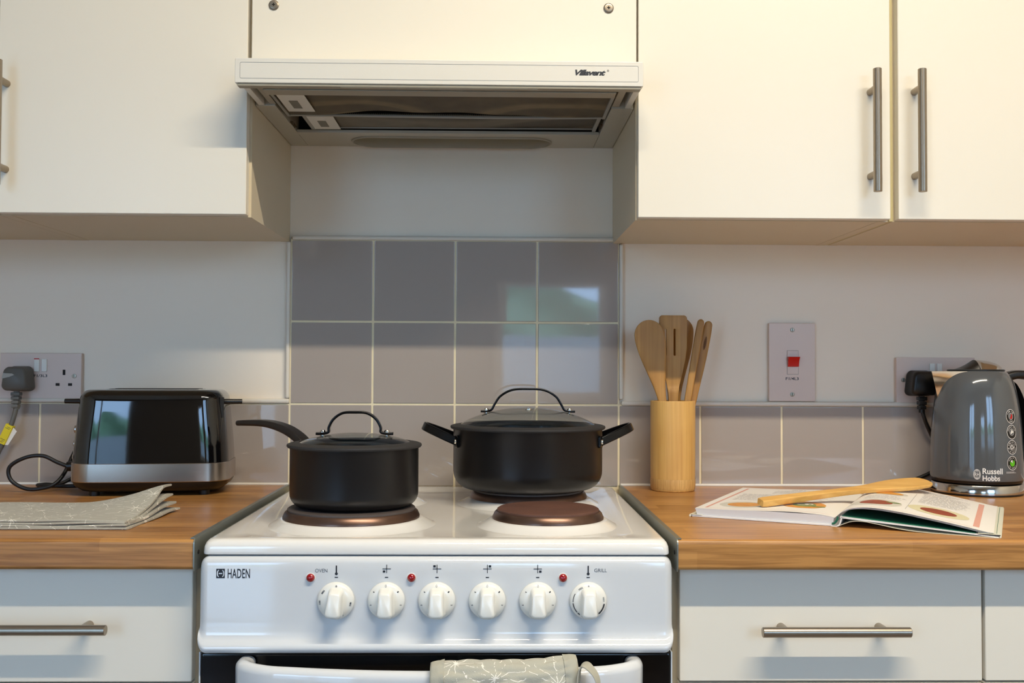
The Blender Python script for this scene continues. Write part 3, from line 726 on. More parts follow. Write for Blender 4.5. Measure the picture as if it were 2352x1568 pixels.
# ================================================================== pans on the cooker
ZP = .8941 + .0243            # top of the hotplates
def interp(T, x):
    if x <= T[0][0]: return T[0][1]
    for (a, p), (b, q) in zip(T[:-1], T[1:]):
        if x <= b:
            t = (x - a) / (b - a); t = t * t * (3 - 2 * t) if False else t; return p + (q - p) * t
    return T[-1][1]
def pan(name, label, cat, c, r, h, cr):
    t = thing(name, label, cat, (c[0], c[1], ZP))
    pr = [(0, ZP), (r - cr - .002, ZP)]
    for k in range(9): a = PI / 2 * k / 8; pr.append((r - cr + cr * math.sin(a), ZP + .0008 + cr * 1.1 - cr * 1.1 * math.cos(a)))
    pr += [(r, ZP + h - .003), (r + .0012, ZP + h - .001), (r + .001, ZP + h), (r - .002, ZP + h), (r - .003, ZP + h - .004), (r - .003, ZP + cr + .004)]
    pr += [(r - .003 - cr * (1 - math.cos(PI / 2 * k / 5)), ZP + .004 + cr * (1 - math.sin(PI / 2 * k / 5))) for k in range(1, 6)] + [(0, ZP + .004)]
    obj('pan_body', lathe(BM(), pr, (c[0], c[1], 0), 96, cap=False), M_blk, t, ang=50)
    return t
def lid(label, c, r, z, dome, hspan, hh, group, foot_ang=0, strip=.0075, vent=False):
    t = thing('pan_lid', label, 'pan lid', (c[0], c[1], z), group=group)
    pr = [(r - .012, z - .0015), (r - .001, z - .0010), (r + .0005, z + .0010), (r, z + .0034), (r - .0035, z + .0048), (r - .0135, z + .0064), (r - .0165, z + .0062), (r - .0160, z + .0046), (r - .012, z + .0030)]
    pr.append(pr[0]); obj('silicone_rim', lathe(BM(), pr, (c[0], c[1], 0), 96, cap=False), M_silic, t)
    R = r - .0158; zz = lambda q: z + .0056 + dome * (1 - (q / R) ** 2) ** .85
    g = [(max(0, R * (1 - k / 16)), 0) for k in range(17)]; g = [(q, zz(min(q, R * .99999))) for q, _ in g]
    obj('glass_dome', lathe(BM(), g, (c[0], c[1], 0), 96, cap=False), M_glass, t, ang=90)
    ca, sa = math.cos(foot_ang), math.sin(foot_ang)
    def L(a, zz_): return (c[0] + a * ca, c[1] + a * sa, zz_)
    zf = zz(hspan) + .0028; top = z + hh
    Q = [L(-hspan - .009, zf), L(-hspan - .002, zf), L(-hspan + .008, zf + .002), L(-hspan * .80, zf + (top - zf) * .30), L(-hspan * .66, zf + (top - zf) * .66), L(-hspan * .38, zf + (top - zf) * .93), L(0, top - .001),
         L(hspan * .38, zf + (top - zf) * .93), L(hspan * .66, zf + (top - zf) * .66), L(hspan * .80, zf + (top - zf) * .30), L(hspan - .008, zf + .002), L(hspan + .002, zf), L(hspan + .009, zf)]
    bm = BM(); sweep(bm, catmull(Q, 6), (-sa, ca, 0), rrect(strip, .0018, .0014, 3)); hn = obj('lid_handle', bm, M_blkm, t)
    for s in (-1, 1):
        p = L(s * hspan, 0)
        rv = obj('rivet', lathe(BM(), [(.0026, zf - .006), (.0026, zf + .0012), (.0040, zf + .0014), (.0040, zf + .0032), (.0028, zf + .0050), (0, zf + .0054)], (p[0], p[1], 0), 20), M_chrome, hn)
        obj('rivet', lathe(BM(), [(.0045, zz(hspan) - .0022), (.0040, zz(hspan) + .0002), (.0026, zz(hspan) + .0004)], (p[0], p[1], 0), 20), M_chrome, hn)
    if vent:
        q = .030; zq = zz(q)
        obj('steam_vent', lathe(BM(), [(.0026, zq - .001), (.0030, zq + .0022), (.0052, zq + .0016), (.0056, zq + .0004), (.0056, zq - .0016)], (c[0], c[1] - q, 0), 28, cap=False), M_chrome, t)
    return t
SP = (-.1935, -.4250)
sp = pan('saucepan', 'black saucepan with one long handle on the front left hotplate', 'saucepan', SP, .0898, .0835, .017)
a = math.radians(140); dx, dy = math.cos(a), math.sin(a)
def H(s, z): return (SP[0] + dx * s, SP[1] + dy * s, z)
Q = catmull([H(.087, .980), H(.100, .993), H(.118, 1.0065), (H(.145, 1.0180)), H(.175, 1.0245), H(.205, 1.0270), H(.240, 1.0262), H(.2600, 1.0252)], 6)
bm = BM(); sweep(bm, Q, (-dy, dx, 0), lambda t: [(p, q) for p, q in rrect(.0095 + .0030 * t, .0070 - .0028 * t, .0038, 4)]); obj('long_handle', bm, M_bake, sp)
lid('domed glass lid with black rim on the saucepan', SP, .0938, ZP + .0838, .0128, .0450, .0485, 'glass pan lids', .05, .0072)
OP = (.0585, -.2050)
op = pan('stock_pot', 'wide black two-handled pot on the rear right hotplate', 'pot', OP, .1212, .0975, .026)
for s in (-1, 1):
    P = []
    for k in range(-10, 11):
        t_ = k / 10; e = 1 - abs(t_) ** 2.2
        y = .045 * t_; base = math.sqrt(.1212 ** 2 - y * y)
        P.append((OP[0] + s * (base + .002 + .046 * e), OP[1] + y, .9965 + .0225 * e))
    bm = BM(); sweep(bm, P, (-s * .45, 0, 1), rrect(.0068, .0022, .0020, 4)); hn = obj('side_handle', bm, M_blkm, op)
    for q in (-1, 1):
        y = .045 * q; an = math.atan2(y, s * .1125); n = Vector((math.cos(an), math.sin(an), 0)); p = Vector((OP[0], OP[1], .9965)) + n * .1210
        b_ = BM(); tq = Vector((-n.y, n.x, 0))
        V = []
        for w_, d_ in ((.0095, 0), (.0095, .0030), (.0075, .0045)):
            V.append([p + tq * u + Vector((0, 0, v)) + n * d_ for u, v in rrect(w_ * .75, w_, .003, 4)])
        rings(b_, V); obj('handle_bracket', b_, M_blkm, hn)
        b_ = BM(); cyl(b_, p + n * .0040, p + n * .0068, .0044, 20, .0034); obj('rivet', b_, M_chrome, hn)
lid('large domed glass lid with steam vent on the wide pot', OP, .1258, ZP + .0978, .0275, .0680, .0640, 'glass pan lids', 0, .0042, True)

# ================================================================== toaster
tt = thing('toaster', 'black gloss two-slot toaster with a brushed steel band', 'toaster', (-.5740, -.112, .9), math.radians(6.6))
def TR(w, d, r, z, bow=.006): return [(x, y, z) for x, y in rrect(w, d, r, 8, bow)]
W_ = lambda n, bm, m, p=tt, **k: obj(n, bm, m, p, world=False, **k)
bm = BM(); L_ = [TR(.1260, .0705, .036, .0530)]
for k in range(1, 7): q = k / 6; L_.append(TR(.1260 - .0085 * q ** 1.3, .0705 - .0060 * q ** 1.3, .036, .0530 + .1020 * q))
for k in range(1, 8): a = PI / 2 * k / 7; L_.append(TR(.1175 - .0165 * (1 - math.cos(a)), .0645 - .0165 * (1 - math.cos(a)), .036 - .012 * k / 7, .1550 + .0195 * math.sin(a), .006 * (1 - .5 * k / 7)))
rings(bm, L_); body = W_('toaster_body', bm, M_gloss, ang=70)
bm = BM(); rings(bm, [TR(.1268, .0713, .0365, .0235), TR(.1275, .0720, .037, .0245), TR(.1275, .0720, .037, .0535), TR(.1268, .0713, .0365, .0542)]); W_('steel_band', bm, M_bsteel, ang=14)
bm = BM(); rings(bm, [TR(.0980, .0480, .030, .0060, .003), TR(.1130, .0600, .034, .0080, .005), TR(.1220, .0675, .036, .0150), TR(.1262, .0708, .0365, .0236)]); W_('toaster_base', bm, M_bplas, ang=60)
for x in (-.088, .088):
    for y in (-.046, .046): W_('foot', lathe(BM(), [(.0085, .0002), (.0085, .009)], (x, y, 0), 20), M_bplas)
bm = BM(); box(bm, -.045, -.012, -.066, -.05, .0085, .0145, .001); W_('cord_clip', bm, M_dark)
for y in (-.021, .021):
    s_ = W_('bread_slot', B(-.075, .075, y - .015, y + .015, .1740, .1752, .0005), M_chrome); W_('slot_opening', B(-.071, .071, y - .011, y + .011, .1744, .1756), M_dark, s_)
for s in (-1, 1):
    x = s * .1165; y = -.030 if s > 0 else -.012
    bm = BM(); tube(bm, [(s * .106, y - .004, .1530), (s * .118, y - .005, .1545), (s * .130, y - .003, .1545), (s * .146, y, .1545)], lambda t: .0048 - .0006 * t, 12); lv = W_('lever', bm, M_bplas)
    if s > 0: W_('lever_slit', B(.1120, .1185, -.0488, -.0474, .128, .162), M_dark)
for k, z in enumerate((.108, .084, .062)): W_('side_button', lathe(BM(), [(.007, -.1195 - .0040 * (3 - k) / 3 * 0 - .001 * k - .0005), (.007, -.1245 - .0010 * k), (.005, -.1260 - .0010 * k)], (0, -.028, z), 20, 'X'), M_bsteel)
bm = BM(); cyl(bm, (-.1255, .010, .045), (-.147, .008, .043), .010, 20, .008); W_('cord_boot', bm, M_bplas)
def tloc(p):
    q = Vector(p) - Vector((-.5740, -.112, .9)); c_, s_ = math.cos(-math.radians(6.6)), math.sin(-math.radians(6.6))
    return (q.x * c_ - q.y * s_, q.x * s_ + q.y * c_, q.z)
P = [(-.7210, -.118, .9430), (-.738, -.120, .9500), (-.7620, -.122, .9610), (-.7900, -.125, .9580), (-.8160, -.125, .9420), (-.8130, -.125, .9200), (-.7890, -.124, .9050), (-.7640, -.122, .9042), (-.7440, -.115, .9130), (-.7340, -.100, .9300),
     (-.7270, -.075, .9650), (-.7160, -.050, .9950), (-.7130, -.030, 1.0000), (-.7200, -.022, .9750), (-.7330, -.020, .9300), (-.7620, -.040, .9060), (-.7850, -.060, .9045), (-.7900, -.075, .9060), (-.7650, -.085, .9050), (-.7150, -.080, .9040), (-.6700, -.030, .9040)]
P = [(x, y, max(z, .9058)) for x, y, z in P]
bm = BM(); tube(bm, [tloc(p) for p in P], .0033, 12, 10); W_('power_cord', bm, M_cord)

# ================================================================== tea towel
tw = BM()
def lift(x, y):
    a = max(0, min(1, (x + .600) / .130)); b = max(0, min(1, (y + .500) / .13)); a = a * a * (3 - 2 * a); b = b * b * (3 - 2 * b); return a * b
for k in range(4):
    z0 = .9003 + .0031 * k; th = .0030
    xr0 = -.4760 - .0004 * k; xb = -.4600 - .0045 * k
    def P3(u, v, side, k=k, z0=z0, xr0=xr0, xb=xb, th=th):
        y = -.5310 + .0008 * k + .178 * (.5 - .5 * math.cos(PI * v)); xr = xr0 + (xb - xr0) * v + .0012 * math.sin(v * 14 + k * 2)
        x = -1.05 + (xr + 1.05) * (1 - (1 - u) ** 1.6)
        w = .0007 * math.sin(x * 38 + k) + .0006 * math.sin(x * 21 + y * 30 + k * 1.7)
        e = min((1 - u) * 260, v * 70, (1 - v) * 70, 1); e = math.sqrt(max(0, e))
        dz = w * (k > 0) + (.0025 + .0052 * k) * lift(x, y) + (.010 if k == 3 else .003 if k == 2 else 0) * lift(x, y) ** 4
        return (x, y, z0 + dz + th * .5 + side * th * .5 * (.15 + .85 * e))
    slab(tw, lambda u, v: P3(u, v, 1), lambda u, v: P3(u, v, -1), 120, 30)
tag(obj('tea_towel', tw, M_towel, loc=(-.75, -.44, .9), ang=70), 'folded grey linen tea towel printed with white strokes on the left worktop', 'tea towel')

# ================================================================== oven glove on the door handle
def gprof(s):
    P = [(.0250, .655), (.0235, .700), (.0215, .735), (.0185, .756), (.0100, .7665), (0, .7695), (-.0100, .7670), (-.0175, .7590), (-.0205, .745), (-.0225, .720), (-.0240, .660), (-.0240, .600)]
    t = s * (len(P) - 1); i = min(int(t), len(P) - 2); f_ = t - i
    return P[i][0] + (P[i + 1][0] - P[i][0]) * f_, P[i][1] + (P[i + 1][1] - P[i][1]) * f_
def gl(u, v, side):
    x = -.0690 + .1680 * u + .010 * u * max(0, (v - .45)) * 1.2
    t = (x - HXa) / (HXb - HXa); o, z = gprof(v)
    o2, z2 = gprof(min(1, v + .01)); o1, z1 = gprof(max(0, v - .01)); n = Vector((0, -(z2 - z1), (o2 - o1))); n.normalize(); n = -n if n.z < -.01 and .3 < v < .6 else n
    if v > .5 and n.y > 0: n = -n
    if v < .35 and n.y < 0: n = -n
    if .35 <= v <= .5: n = Vector((0, o, z - .7425)).normalized()
    L = v * .36
    q = abs(math.sin((x * 62 + L * 62)) * math.sin((x * 62 - L * 62))) if .06 < u < .94 else .55
    e = math.sqrt(max(0, min(1, u * 22, (1 - u) * 22)))
    p = Vector((x, hy(t) + o, z + .0040 * (u - .5) + .0012 * math.sin(u * 7)))
    return p + n * ((.0015 + .0022 * q * e) * side + .0016 * (side > 0))
bm = BM(); slab(bm, lambda u, v: gl(u, v, 1), lambda u, v: gl(u, v, -.6), 90, 110)
gv = obj('quilted_pad', bm, M_glove, None, ang=70)
OG = thing('oven_glove', 'grey quilted oven glove with white seed-head print draped over the oven door handle', 'oven glove', (.015, -.679, .77))
gv.parent = OG; gv.location = (-.015, .679, -.77)
for u0, u1 in ((-.004, .090), (.910, 1.004)):
    bm = BM(); slab(bm, lambda u, v: gl(u0 + (u1 - u0) * u, v, 1.5), lambda u, v: gl(u0 + (u1 - u0) * u, v, -.9), 6, 110); obj('edge_binding', bm, M_bind, OG, ang=70)
Q = catmull([(.1010, -.690, .752), (.1030, -.688, .7665), (.1080, -.690, .7715), (.1140, -.696, .7690), (.1200, -.702, .7620), (.1225, -.706, .7520), (.1200, -.704, .7430), (.1130, -.700, .7500)], 6)
bm = BM(); sweep(bm, Q, (.25, .9, .1), rrect(.0085, .0008, .0007, 2)); obj('hanging_loop', bm, M_bind, OG)

# ================================================================== utensil holder and utensils
UC = (.3190, -.0752)
uh = thing('utensil_holder', 'tall round bamboo utensil holder standing by the tiles', 'utensil holder', (UC[0], UC[1], .9))
obj('holder_cup', lathe(BM(), [(0, .9), (.0360, .9), (.0378, .9015), (.0384, .906), (.0390, .93), (.0393, 1.0), (.0393, 1.0560), (.0386, 1.0572), (.0340, 1.0572), (.0335, 1.0555), (.0335, .906), (0, .906)], (UC[0], UC[1], 0), 80, cap=False), M_bamboo, uh)
nb = lathe(BM(), [(.0385, .9035), (.0392, .9075), (.0396, .9140), (.0395, .9190), (.0392, .9215)], (UC[0], UC[1], 0), 80, cap=False); o = obj('bamboo_node_ring', nb, wood('bamboo_node', (176, 124, 62), (232, 188, 116), 'Z', 2.2), uh); o['label'] = 'darker fibrous ring at the foot of the holder'
def utensil(name, label, base, tip, face, prof, m=None, scoop=0, sq=.8, curve=0, group=None, holes=None):
    base = Vector(base); tip = Vector(tip); d = (tip - base); L = d.length; d.normalize()
    face = Vector(face); n = (face - d * face.dot(d)).normalized(); s = n.cross(d)
    rr = []
    sm_ = catmull(prof, 6); wt = [(p.x, p.y) for p in sm_]; tt_ = [(p.x, p.z) for p in sm_]
    dl = min(.12, prof[-1][1] / L * 1.05)
    ts = [k / 40 * (1 - dl) for k in range(41)] + [1 - dl + dl * math.sin(PI / 2 * k / 9) for k in range(1, 10)]
    K = len(ts) - 1
    for k, t in enumerate(ts):
        w = interp(wt, t); th = interp(tt_, t)
        if t > 1 - dl: e = math.sqrt(max(.0004, 1 - ((t - 1 + dl) / dl) ** 2)); w *= e; th *= .35 + .65 * e
        c = base + d * L * t + n * curve * math.sin(PI * t)
        ring = []
        ex_ = .30 if sq < .6 else .62
        for a, b in [(w * math.copysign(abs(math.cos(q)) ** ex_, math.cos(q)), th * math.copysign(abs(math.sin(q)) ** ex_, math.sin(q))) for q in [2 * PI * (i + .5) / 32 for i in range(32)]]:
            dep = scoop * max(0, (t - .72) / .28) * math.sin(PI * min(1, max(0, (t - .70) / .32))) * max(0, 1 - (a / w) ** 2) if b > 0 else 0
            ring.append(c + s * a + n * (b - dep))
        rr.append(ring)
    bm = BM(); rings(bm, rr)
    o = obj(name, bm, m or M_spoon, None, loc=tuple(base), ang=60)
    return tag(o, label, name.replace('_', ' '), group)
SPN = [(0, .0060, .0042), (.45, .0070, .0040), (.57, .0092, .0036), (.68, .0160, .0032), (.78, .0228, .0030), (.86, .0262, .0030), (.92, .0264, .0026), (1, .0262, .0022)]
GU = 'bamboo utensils standing in the holder'
utensil('wooden_spoon', 'round-headed bamboo spoon leaning left in the utensil holder', (.3290, -.0830, .9085), (.2700, -.0880, 1.1985), (0, -1, 0), SPN, scoop=.0025, group=GU)
# slotted turner: an outline with two long holes
def plate2d(outline, holes, ext, bev):
    c = bpy.data.curves.new('t', 'CURVE'); c.dimensions = '2D'; c.fill_mode = 'BOTH'; c.extrude = ext; c.bevel_depth = bev; c.bevel_resolution = 2
    for P in [outline] + holes:
        sp_ = c.splines.new('POLY'); sp_.points.add(len(P) - 1); sp_.use_cyclic_u = True
        for q, p in zip(sp_.points, P): q.co = (p[0], p[1], 0, 1)
    o = bpy.data.objects.new('t', c); COL.objects.link(o); dg = bpy.context.evaluated_depsgraph_get(); e = o.evaluated_get(dg); me = e.to_mesh()
    V = [tuple(v.co) for v in me.vertices]; Fc = [tuple(p.vertices) for p in me.polygons]
    e.to_mesh_clear(); bpy.data.objects.remove(o); bpy.data.curves.remove(c); return V, Fc
half = [(.0058, 0), (.0064, .11), (.0080, .155), (.0110, .178), (.0175, .205), (.0225, .232), (.0238, .255), (.0240, .290), (.0232, .2965), (.0200, .2990)]
half = [tuple(p)[:2] for p in catmull([(a, b, 0) for a, b in half], 4)]
outl = half + [(-a, b) for a, b in reversed(half)]
def slot(cx, y0, y1, r):
    return [(cx + r * math.cos(a), y1 + r * math.sin(a)) for a in [PI * k / 8 for k in range(9)]] + [(cx + r * math.cos(a), y0 + r * math.sin(a)) for a in [PI + PI * k / 8 for k in range(9)]]
V, Fc = plate2d(outl, [slot(-.0135, .2300, .2740, .0021), slot(.0025, .2300, .2740, .0024), slot(.0165, .2400, .2700, .0002)][:2], .0017, .0006)
bm = BM(); base = Vector((.3190, -.0680, .9085)); tip = Vector((.3195, -.0740, 1.2060)); d = (tip - base).normalized(); n = Vector((0, -1, 0)); n = (n - d * n.dot(d)).normalized(); s = n.cross(d)
vs = [bm.verts.new(base + s * (-x) + d * y + n * (z * (1 + 1.2 * (y < .17)) + .004 * math.sin(PI * y / .3))) for x, y, z in V]
for fc in Fc:
    try: bm.faces.new([vs[i] for i in fc])
    except ValueError: pass
bmesh.ops.remove_doubles(bm, verts=bm.verts, dist=1e-6)
tag(obj('slotted_turner', bm, M_spoon, loc=tuple(base), ang=40), 'square-ended bamboo turner with long slots in the utensil holder', 'turner', GU)
utensil('wooden_spoon', 'bamboo spoon mostly hidden behind the slotted turner in the holder', (.3220, -.0560, .9085), (.3380, -.0480, 1.2060), (0, -1, 0), [(a, b * .92, c) for a, b, c in SPN], scoop=.002, group=GU)
EDG = [(0, .0050, .0060), (.4, .0052, .0068), (.6, .0055, .0080), (.75, .0058, .0100), (.9, .0062, .0180), (1, .0062, .0180)]
utensil('wooden_spatula', 'bamboo spatula seen edge-on, left of the pair leaning right in the holder', (.3180, -.0800, .9085), (.3680, -.0830, 1.2010), (-.10, -1, 0), [(0, .0052, .0040), (.35, .0056, .0040), (.6, .0060, .0035), (.8, .0066, .0030), (.93, .0066, .0028), (1, .0056, .0026)], curve=.004, group=GU)
u5 = utensil('wooden_spatula', 'bamboo spatula with an eye-shaped hole painted on dark, rightmost in the utensil holder', (.3260, -.0660, .9085), (.3850, -.0680, 1.1985), (0, -1, 0), [(0, .0050, .0040), (.35, .0054, .0038), (.55, .0066, .0034), (.78, .0085, .0030), (.93, .0080, .0028), (1, .0062, .0026)], group=GU)
bm = BM(); pc = Vector((.3772, -.0680, 1.1590)); d = Vector((.0590, 0, .2915)).normalized(); s = Vector((d.z, 0, -d.x))
bm.faces.new([bm.verts.new(pc + d * .0125 * math.cos(a) + s * .0030 * math.sin(a) * abs(math.sin(a)) ** .5 * .72 + Vector((0, -.0036, 0))) for a in [2 * PI * k / 24 for k in range(24)]])
u5b = obj('painted_eye_hole', bm, mat('painted_hole_shade', (104, 68, 34), .7), u5)  # flat patch, the darkness of the hole painted on; nothing is cut

# ================================================================== wall switches and sockets
SY = -.0001
def plate(x0, x1, z0, z1, t, par=None): return box(BM(), x0, x1, -.0090, SY, z0, z1, .0012, 2)
sw = thing('cooker_switch', 'tall wall switch plate with a red rocker, marked F1/4L3', 'switch', (.5508, 0, 1.127))
sp_ = obj('switch_plate', plate(.5080, .5935, 1.0548, 1.1985, 0), M_socket, sw)
obj('rocker_recess', B(.5415, .5618, -.0098, -.0088, 1.1045, 1.1478, .0004, 1), M_socket, sw)
bm = BM(); A = [(.5410, 1.1040), (.5623, 1.1040), (.5623, 1.1483), (.5410, 1.1483)]; C = [(.5414, 1.1044), (.5619, 1.1044), (.5619, 1.1479), (.5414, 1.1479)]
rings(bm, [[(x, -.00912, z) for x, z in A], [(x, -.00912, z) for x, z in C]], True, False, False); obj('recess_outline', bm, M_ink2, sw)
bm = BM(); zs = [(1.1185, -.0105), (1.1185, -.0140), (1.1290, -.0165), (1.1362, -.0220), (1.1365, -.0200), (1.1365, -.0098)]
rings(bm, [[(x, y, z) for z, y in zs] for x in (.5417, .5616)]); obj('red_rocker', bm, M_red, sw)
f = lambda u, v: (u, -.00915, v)
bm = BM(); text(bm, 'F1/4L3', .5387, 1.0938, .0238, .0052, f, bold=.015); obj('lettering', bm, M_ink, sw)
def screw(par, x, z, r=.0040, y=-.0090):
    o = obj('screw', lathe(BM(), [(r, y), (r, y - .0008), (r * .75, y - .0013)], (x, 0, z), 20, 'Y'), M_steel, par)
    obj('screw_slot', B(x - .0004, x + .0004, y - .0016, y - .0012, z - r * .7, z + r * .7), M_dark, o)
screw(sw, .5512, 1.1858); screw(sw, .5505, 1.0675)
def socket(label, x0, z0, w, h, mark=None, live=None):
    t = thing('double_socket', label, 'socket', (x0 + w / 2, 0, z0 + h / 2), group='white double wall sockets')
    obj('socket_plate', plate(x0, x0 + w, z0, z0 + h, 0), M_socket, t)
    cx = x0 + w / 2
    for s in (-1, 1):
        r = obj('switch_rocker', B(cx + s * .0068 - .0048, cx + s * .0068 + .0048, -.0112, -.0085, z0 + h * .595, z0 + h * .87, .0008, 1), M_plas, t)
        if s < 0 and mark: obj('red_mark', B(cx - .0114, cx - .0024, -.0114, -.0105, z0 + h * .862, z0 + h * .885, .0003, 1), M_red, r)
        c = cx + s * .0420 
        for px, pz, pw, ph in ((0, .58, .0024, .0048), (-.0112, .315, .0036, .0024), (.0112, .315, .0036, .0024)):
            obj('pin_slot', B(c + px - pw, c + px + pw, -.0092, -.0089, z0 + h * pz - ph, z0 + h * pz + ph), M_dark, t)
        screw(t, cx + s * .0605, z0 + h * .5)
    if mark:
        bm = BM(); text(bm, mark, cx - .0120, z0 + h * .475, .0240, .0048, f, bold=.015); obj('lettering', bm, M_ink, t)
    return t
socket('white double wall socket above the toaster, marked F1/3L3', -.8905, 1.0541, .1462, .0827, 'F1/3L3')
socket('white double wall socket behind the kettle', .7433, 1.0532, .1462, .0832)
def plug_shape(bm, cx, z0, z1, w, yb, yf, taper=.86):
    h = (z1 - z0) / 2; cz = (z0 + z1) / 2; rr = []
    for k, (y, sc) in enumerate(((yb, 1.0), (yb - .004, 1.0), (yb - .006, .94), (yf + .008, .95), (yf + .003, .90), (yf, .78))):
        rr.append([(cx + a * (1 - .12 * (b / h)) , y, cz + b) for a, b in rrect(w * sc, h * sc, min(w, h) * .42, 6)])
    rings(bm, rr); return bm
t = thing('mains_plug', 'grey mains plug with a yellow-tagged cord in the left socket', 'plug', (-.842, -.03, 1.09), group='mains plugs in the wall sockets')
t_pl = obj('plug_body', plug_shape(BM(), -.8500, 1.0680, 1.1130, .0225, -.0115, -.0450), M_gplas, t, ang=60)
bm = BM(); flat(bm, [(-.8700, 1.0905), (-.8680, 1.1005), (-.8520, 1.0998), (-.8480, 1.0975), (-.8560, 1.0940)], lambda u, v: (u, -.0454, v)); obj('worn_sticker', bm, mat('worn_grey_label', (170, 168, 160), .6), t_pl)
bm = BM()
for k in range(4): box(bm, -.8578 + .0006 * k, -.8415 - .0010 * k, -.0380, -.0250, 1.0385 + .0072 * (3 - k), 1.0385 + .0072 * (3 - k) + .0062, .0014)
cyl(bm, (-.8495, -.0315, 1.036), (-.8495, -.0315, 1.068), .0052, 16); obj('cord_grip', bm, M_gplas, t)
bm = BM(); tube(bm, [(-.8495, -.0315, 1.040), (-.8520, -.033, 1.026), (-.8570, -.034, 1.008), (-.8660, -.034, .985), (-.8760, -.034, .965), (-.8920, -.034, .935), (-.930, -.034, .908), (-.99, -.034, .9045)], .0042, 12); cd = obj('plug_cord', bm, M_gplas, t)
bm = BM(); d = Vector((-.0160, 0, -.0345)).normalized(); p0 = Vector((-.8570, -.0345, 1.0080)); s = Vector((-d.z, 0, d.x))
q = [p0 + s * .0062, p0 - s * .0070, p0 - s * .0070 + d * .036, p0 + s * .0062 + d * .036]
rings(bm, [[v + Vector((0, -.0052, 0)) for v in q], [v + Vector((0, .0052, 0)) for v in q]]); tg = obj('yellow_tag', bm, M_yellow, cd)
bm = BM(); q = [p0 + s * .0050 + d * .002, p0 + s * .0145 + d * .006, p0 + s * .0110 + d * .034, p0 + s * .0040 + d * .037]
rings(bm, [[v + Vector((0, -.0008, 0)) for v in q], [v + Vector((0, .0006, 0)) for v in q]]); obj('white_tag', bm, M_white, cd)
bm = BM(); fm = lambda u, v: p0 - s * (-.0055 + .0115 * u) + d * v + Vector((0, -.0054, 0))
for v, a, b in ((.004, .1, .7), (.0065, .2, .9), (.027, .1, .9), (.0295, .15, .6), (.032, .3, .9)): flat(bm, [(a, v), (b, v), (b, v + .0007), (a, v + .0007)], fm)
obj('tag_print', bm, M_ink, tg)

# ================================================================== kettle and its base
KX, KY = .8470, -.1000; KS = .908
kb = thing('power_base', 'polished steel power base under the kettle with a black plug', 'power base', (KX, KY, .9))
obj('base_underside', lathe(BM(), [(0, .9), (.0800 * KS, .9), (.0815 * KS, .9012), (.0815 * KS, .9035), (.078 * KS, .9035)], (KX, KY, 0), 80), M_bplas, kb)
obj('steel_ring', lathe(BM(), [(.0805 * KS, .9030), (.0820 * KS, .9036), (.0822 * KS, .9180), (.0808 * KS, .9192), (.0770 * KS, .9196), (0, .9196)], (KX, KY, 0), 96), M_chrome, kb, ang=60)
bm = BM(); tube(bm, [(.7820, -.0700, .9080), (.7560, -.0500, .9075), (.7270, -.0400, .9050), (.7200, -.0280, .9045), (.7450, -.0200, .9045), (.8080, -.0180, .9300), (.8120, -.0190, .9600), (.8020, -.0260, .9900), (.7860, -.0340, 1.0200), (.7790, -.0350, 1.0420)], .0036, 12); cd = obj('power_cord', bm, M_cord, kb)
bp_ = obj('cord_plug', plug_shape(BM(), .7830, 1.0660, 1.1125, .0240, -.0115, -.0450), M_bplas, cd, ang=60)
bm = BM()
for k in range(3): box(bm, .7710 + .0006 * k, .7870 - .0010 * k, -.0420, -.0290, 1.0420 + .0080 * (2 - k), 1.0420 + .0080 * (2 - k) + .0070, .0014)
cyl(bm, (.7790, -.0350, 1.036), (.7790, -.0350, 1.066), .0055, 16); obj('cord_grip', bm, M_bplas, cd)
kt = thing('kettle', 'slate grey gloss jug kettle with black handle at the right edge', 'kettle', (KX, KY, .92))
KP = [(.9262, .0825), (.930, .0830), (.940, .0830), (.965, .0824), (.990, .0815), (1.015, .0800), (1.040, .0776), (1.060, .0748), (1.078, .0712), (1.090, .0676), (1.100, .0628), (1.107, .0575), (1.1115, .0515)]
sm = catmull([(z, r, 0) for z, r in KP], 4); KPs = [(p.x, p.y) for p in sm]
rk = lambda z: interp(KPs, z)
obj('kettle_collar', lathe(BM(), [(0, .9205), (.0780, .9205), (.0800, .9212), (.0812, .9262), (.0760, .9266)], (KX, KY, 0), 96), M_bplas, kt)
obj('kettle_body', lathe(BM(), [(r, z) for z, r in KPs] + [(.0505, 1.1122), (0, 1.1122)], (KX, KY, 0), 128), M_kett, kt, ang=60)
obj('lid_disc', lathe(BM(), [(.0500, 1.1118), (.0515, 1.1128), (.0512, 1.1142), (.0480, 1.1150), (0, 1.1150)], (KX, KY, 0), 80), M_bplas, kt)
def lidf(x):
    if x < -.004: q = (x + .047) / .043; return .0175 * max(0, q) ** 1.7
    return .0175 * math.sqrt(max(0, 1 - ((x + .004) / .0535) ** 2))
def lidp(x, v):
    yw = math.sqrt(max(0, .0485 ** 2 - x * x)) * (.55 if x < -.004 else .85)
    return (KX + x, KY + yw * v, 1.1140 + lidf(x) * (1 - v * v) ** .6)
bm = BM(); surf(bm, lambda u, v: lidp(-.047 + .043 * u, v), 20, 16, 0, 1, -1, 1); obj('lid_grip', bm, M_bplas, kt, ang=80)
bm = BM(); surf(bm, lambda u, v: lidp(-.0042 + .0520 * u, v), 20, 16, 0, 1, -1, 1); obj('lid_cap', bm, M_chrome, kt, ang=80)
bm = BM(); rr = []
for k in range(9):
    q = k / 8; z = 1.0650 + .0462 * q; ap = -.0742 - .0148 * q; hw = .0012 + .0225 * q; bx = -(rk(z) - .004) * .80
    rr.append([(KX + ap, KY - .008 * q, z), (KX + bx * (1 - .10 * q), KY - hw - .016 * q, z), (KX + bx + .008, KY, z), (KX + bx, KY + hw, z)])
rings(bm, rr); obj('spout', bm, M_chrome, kt, ang=30)
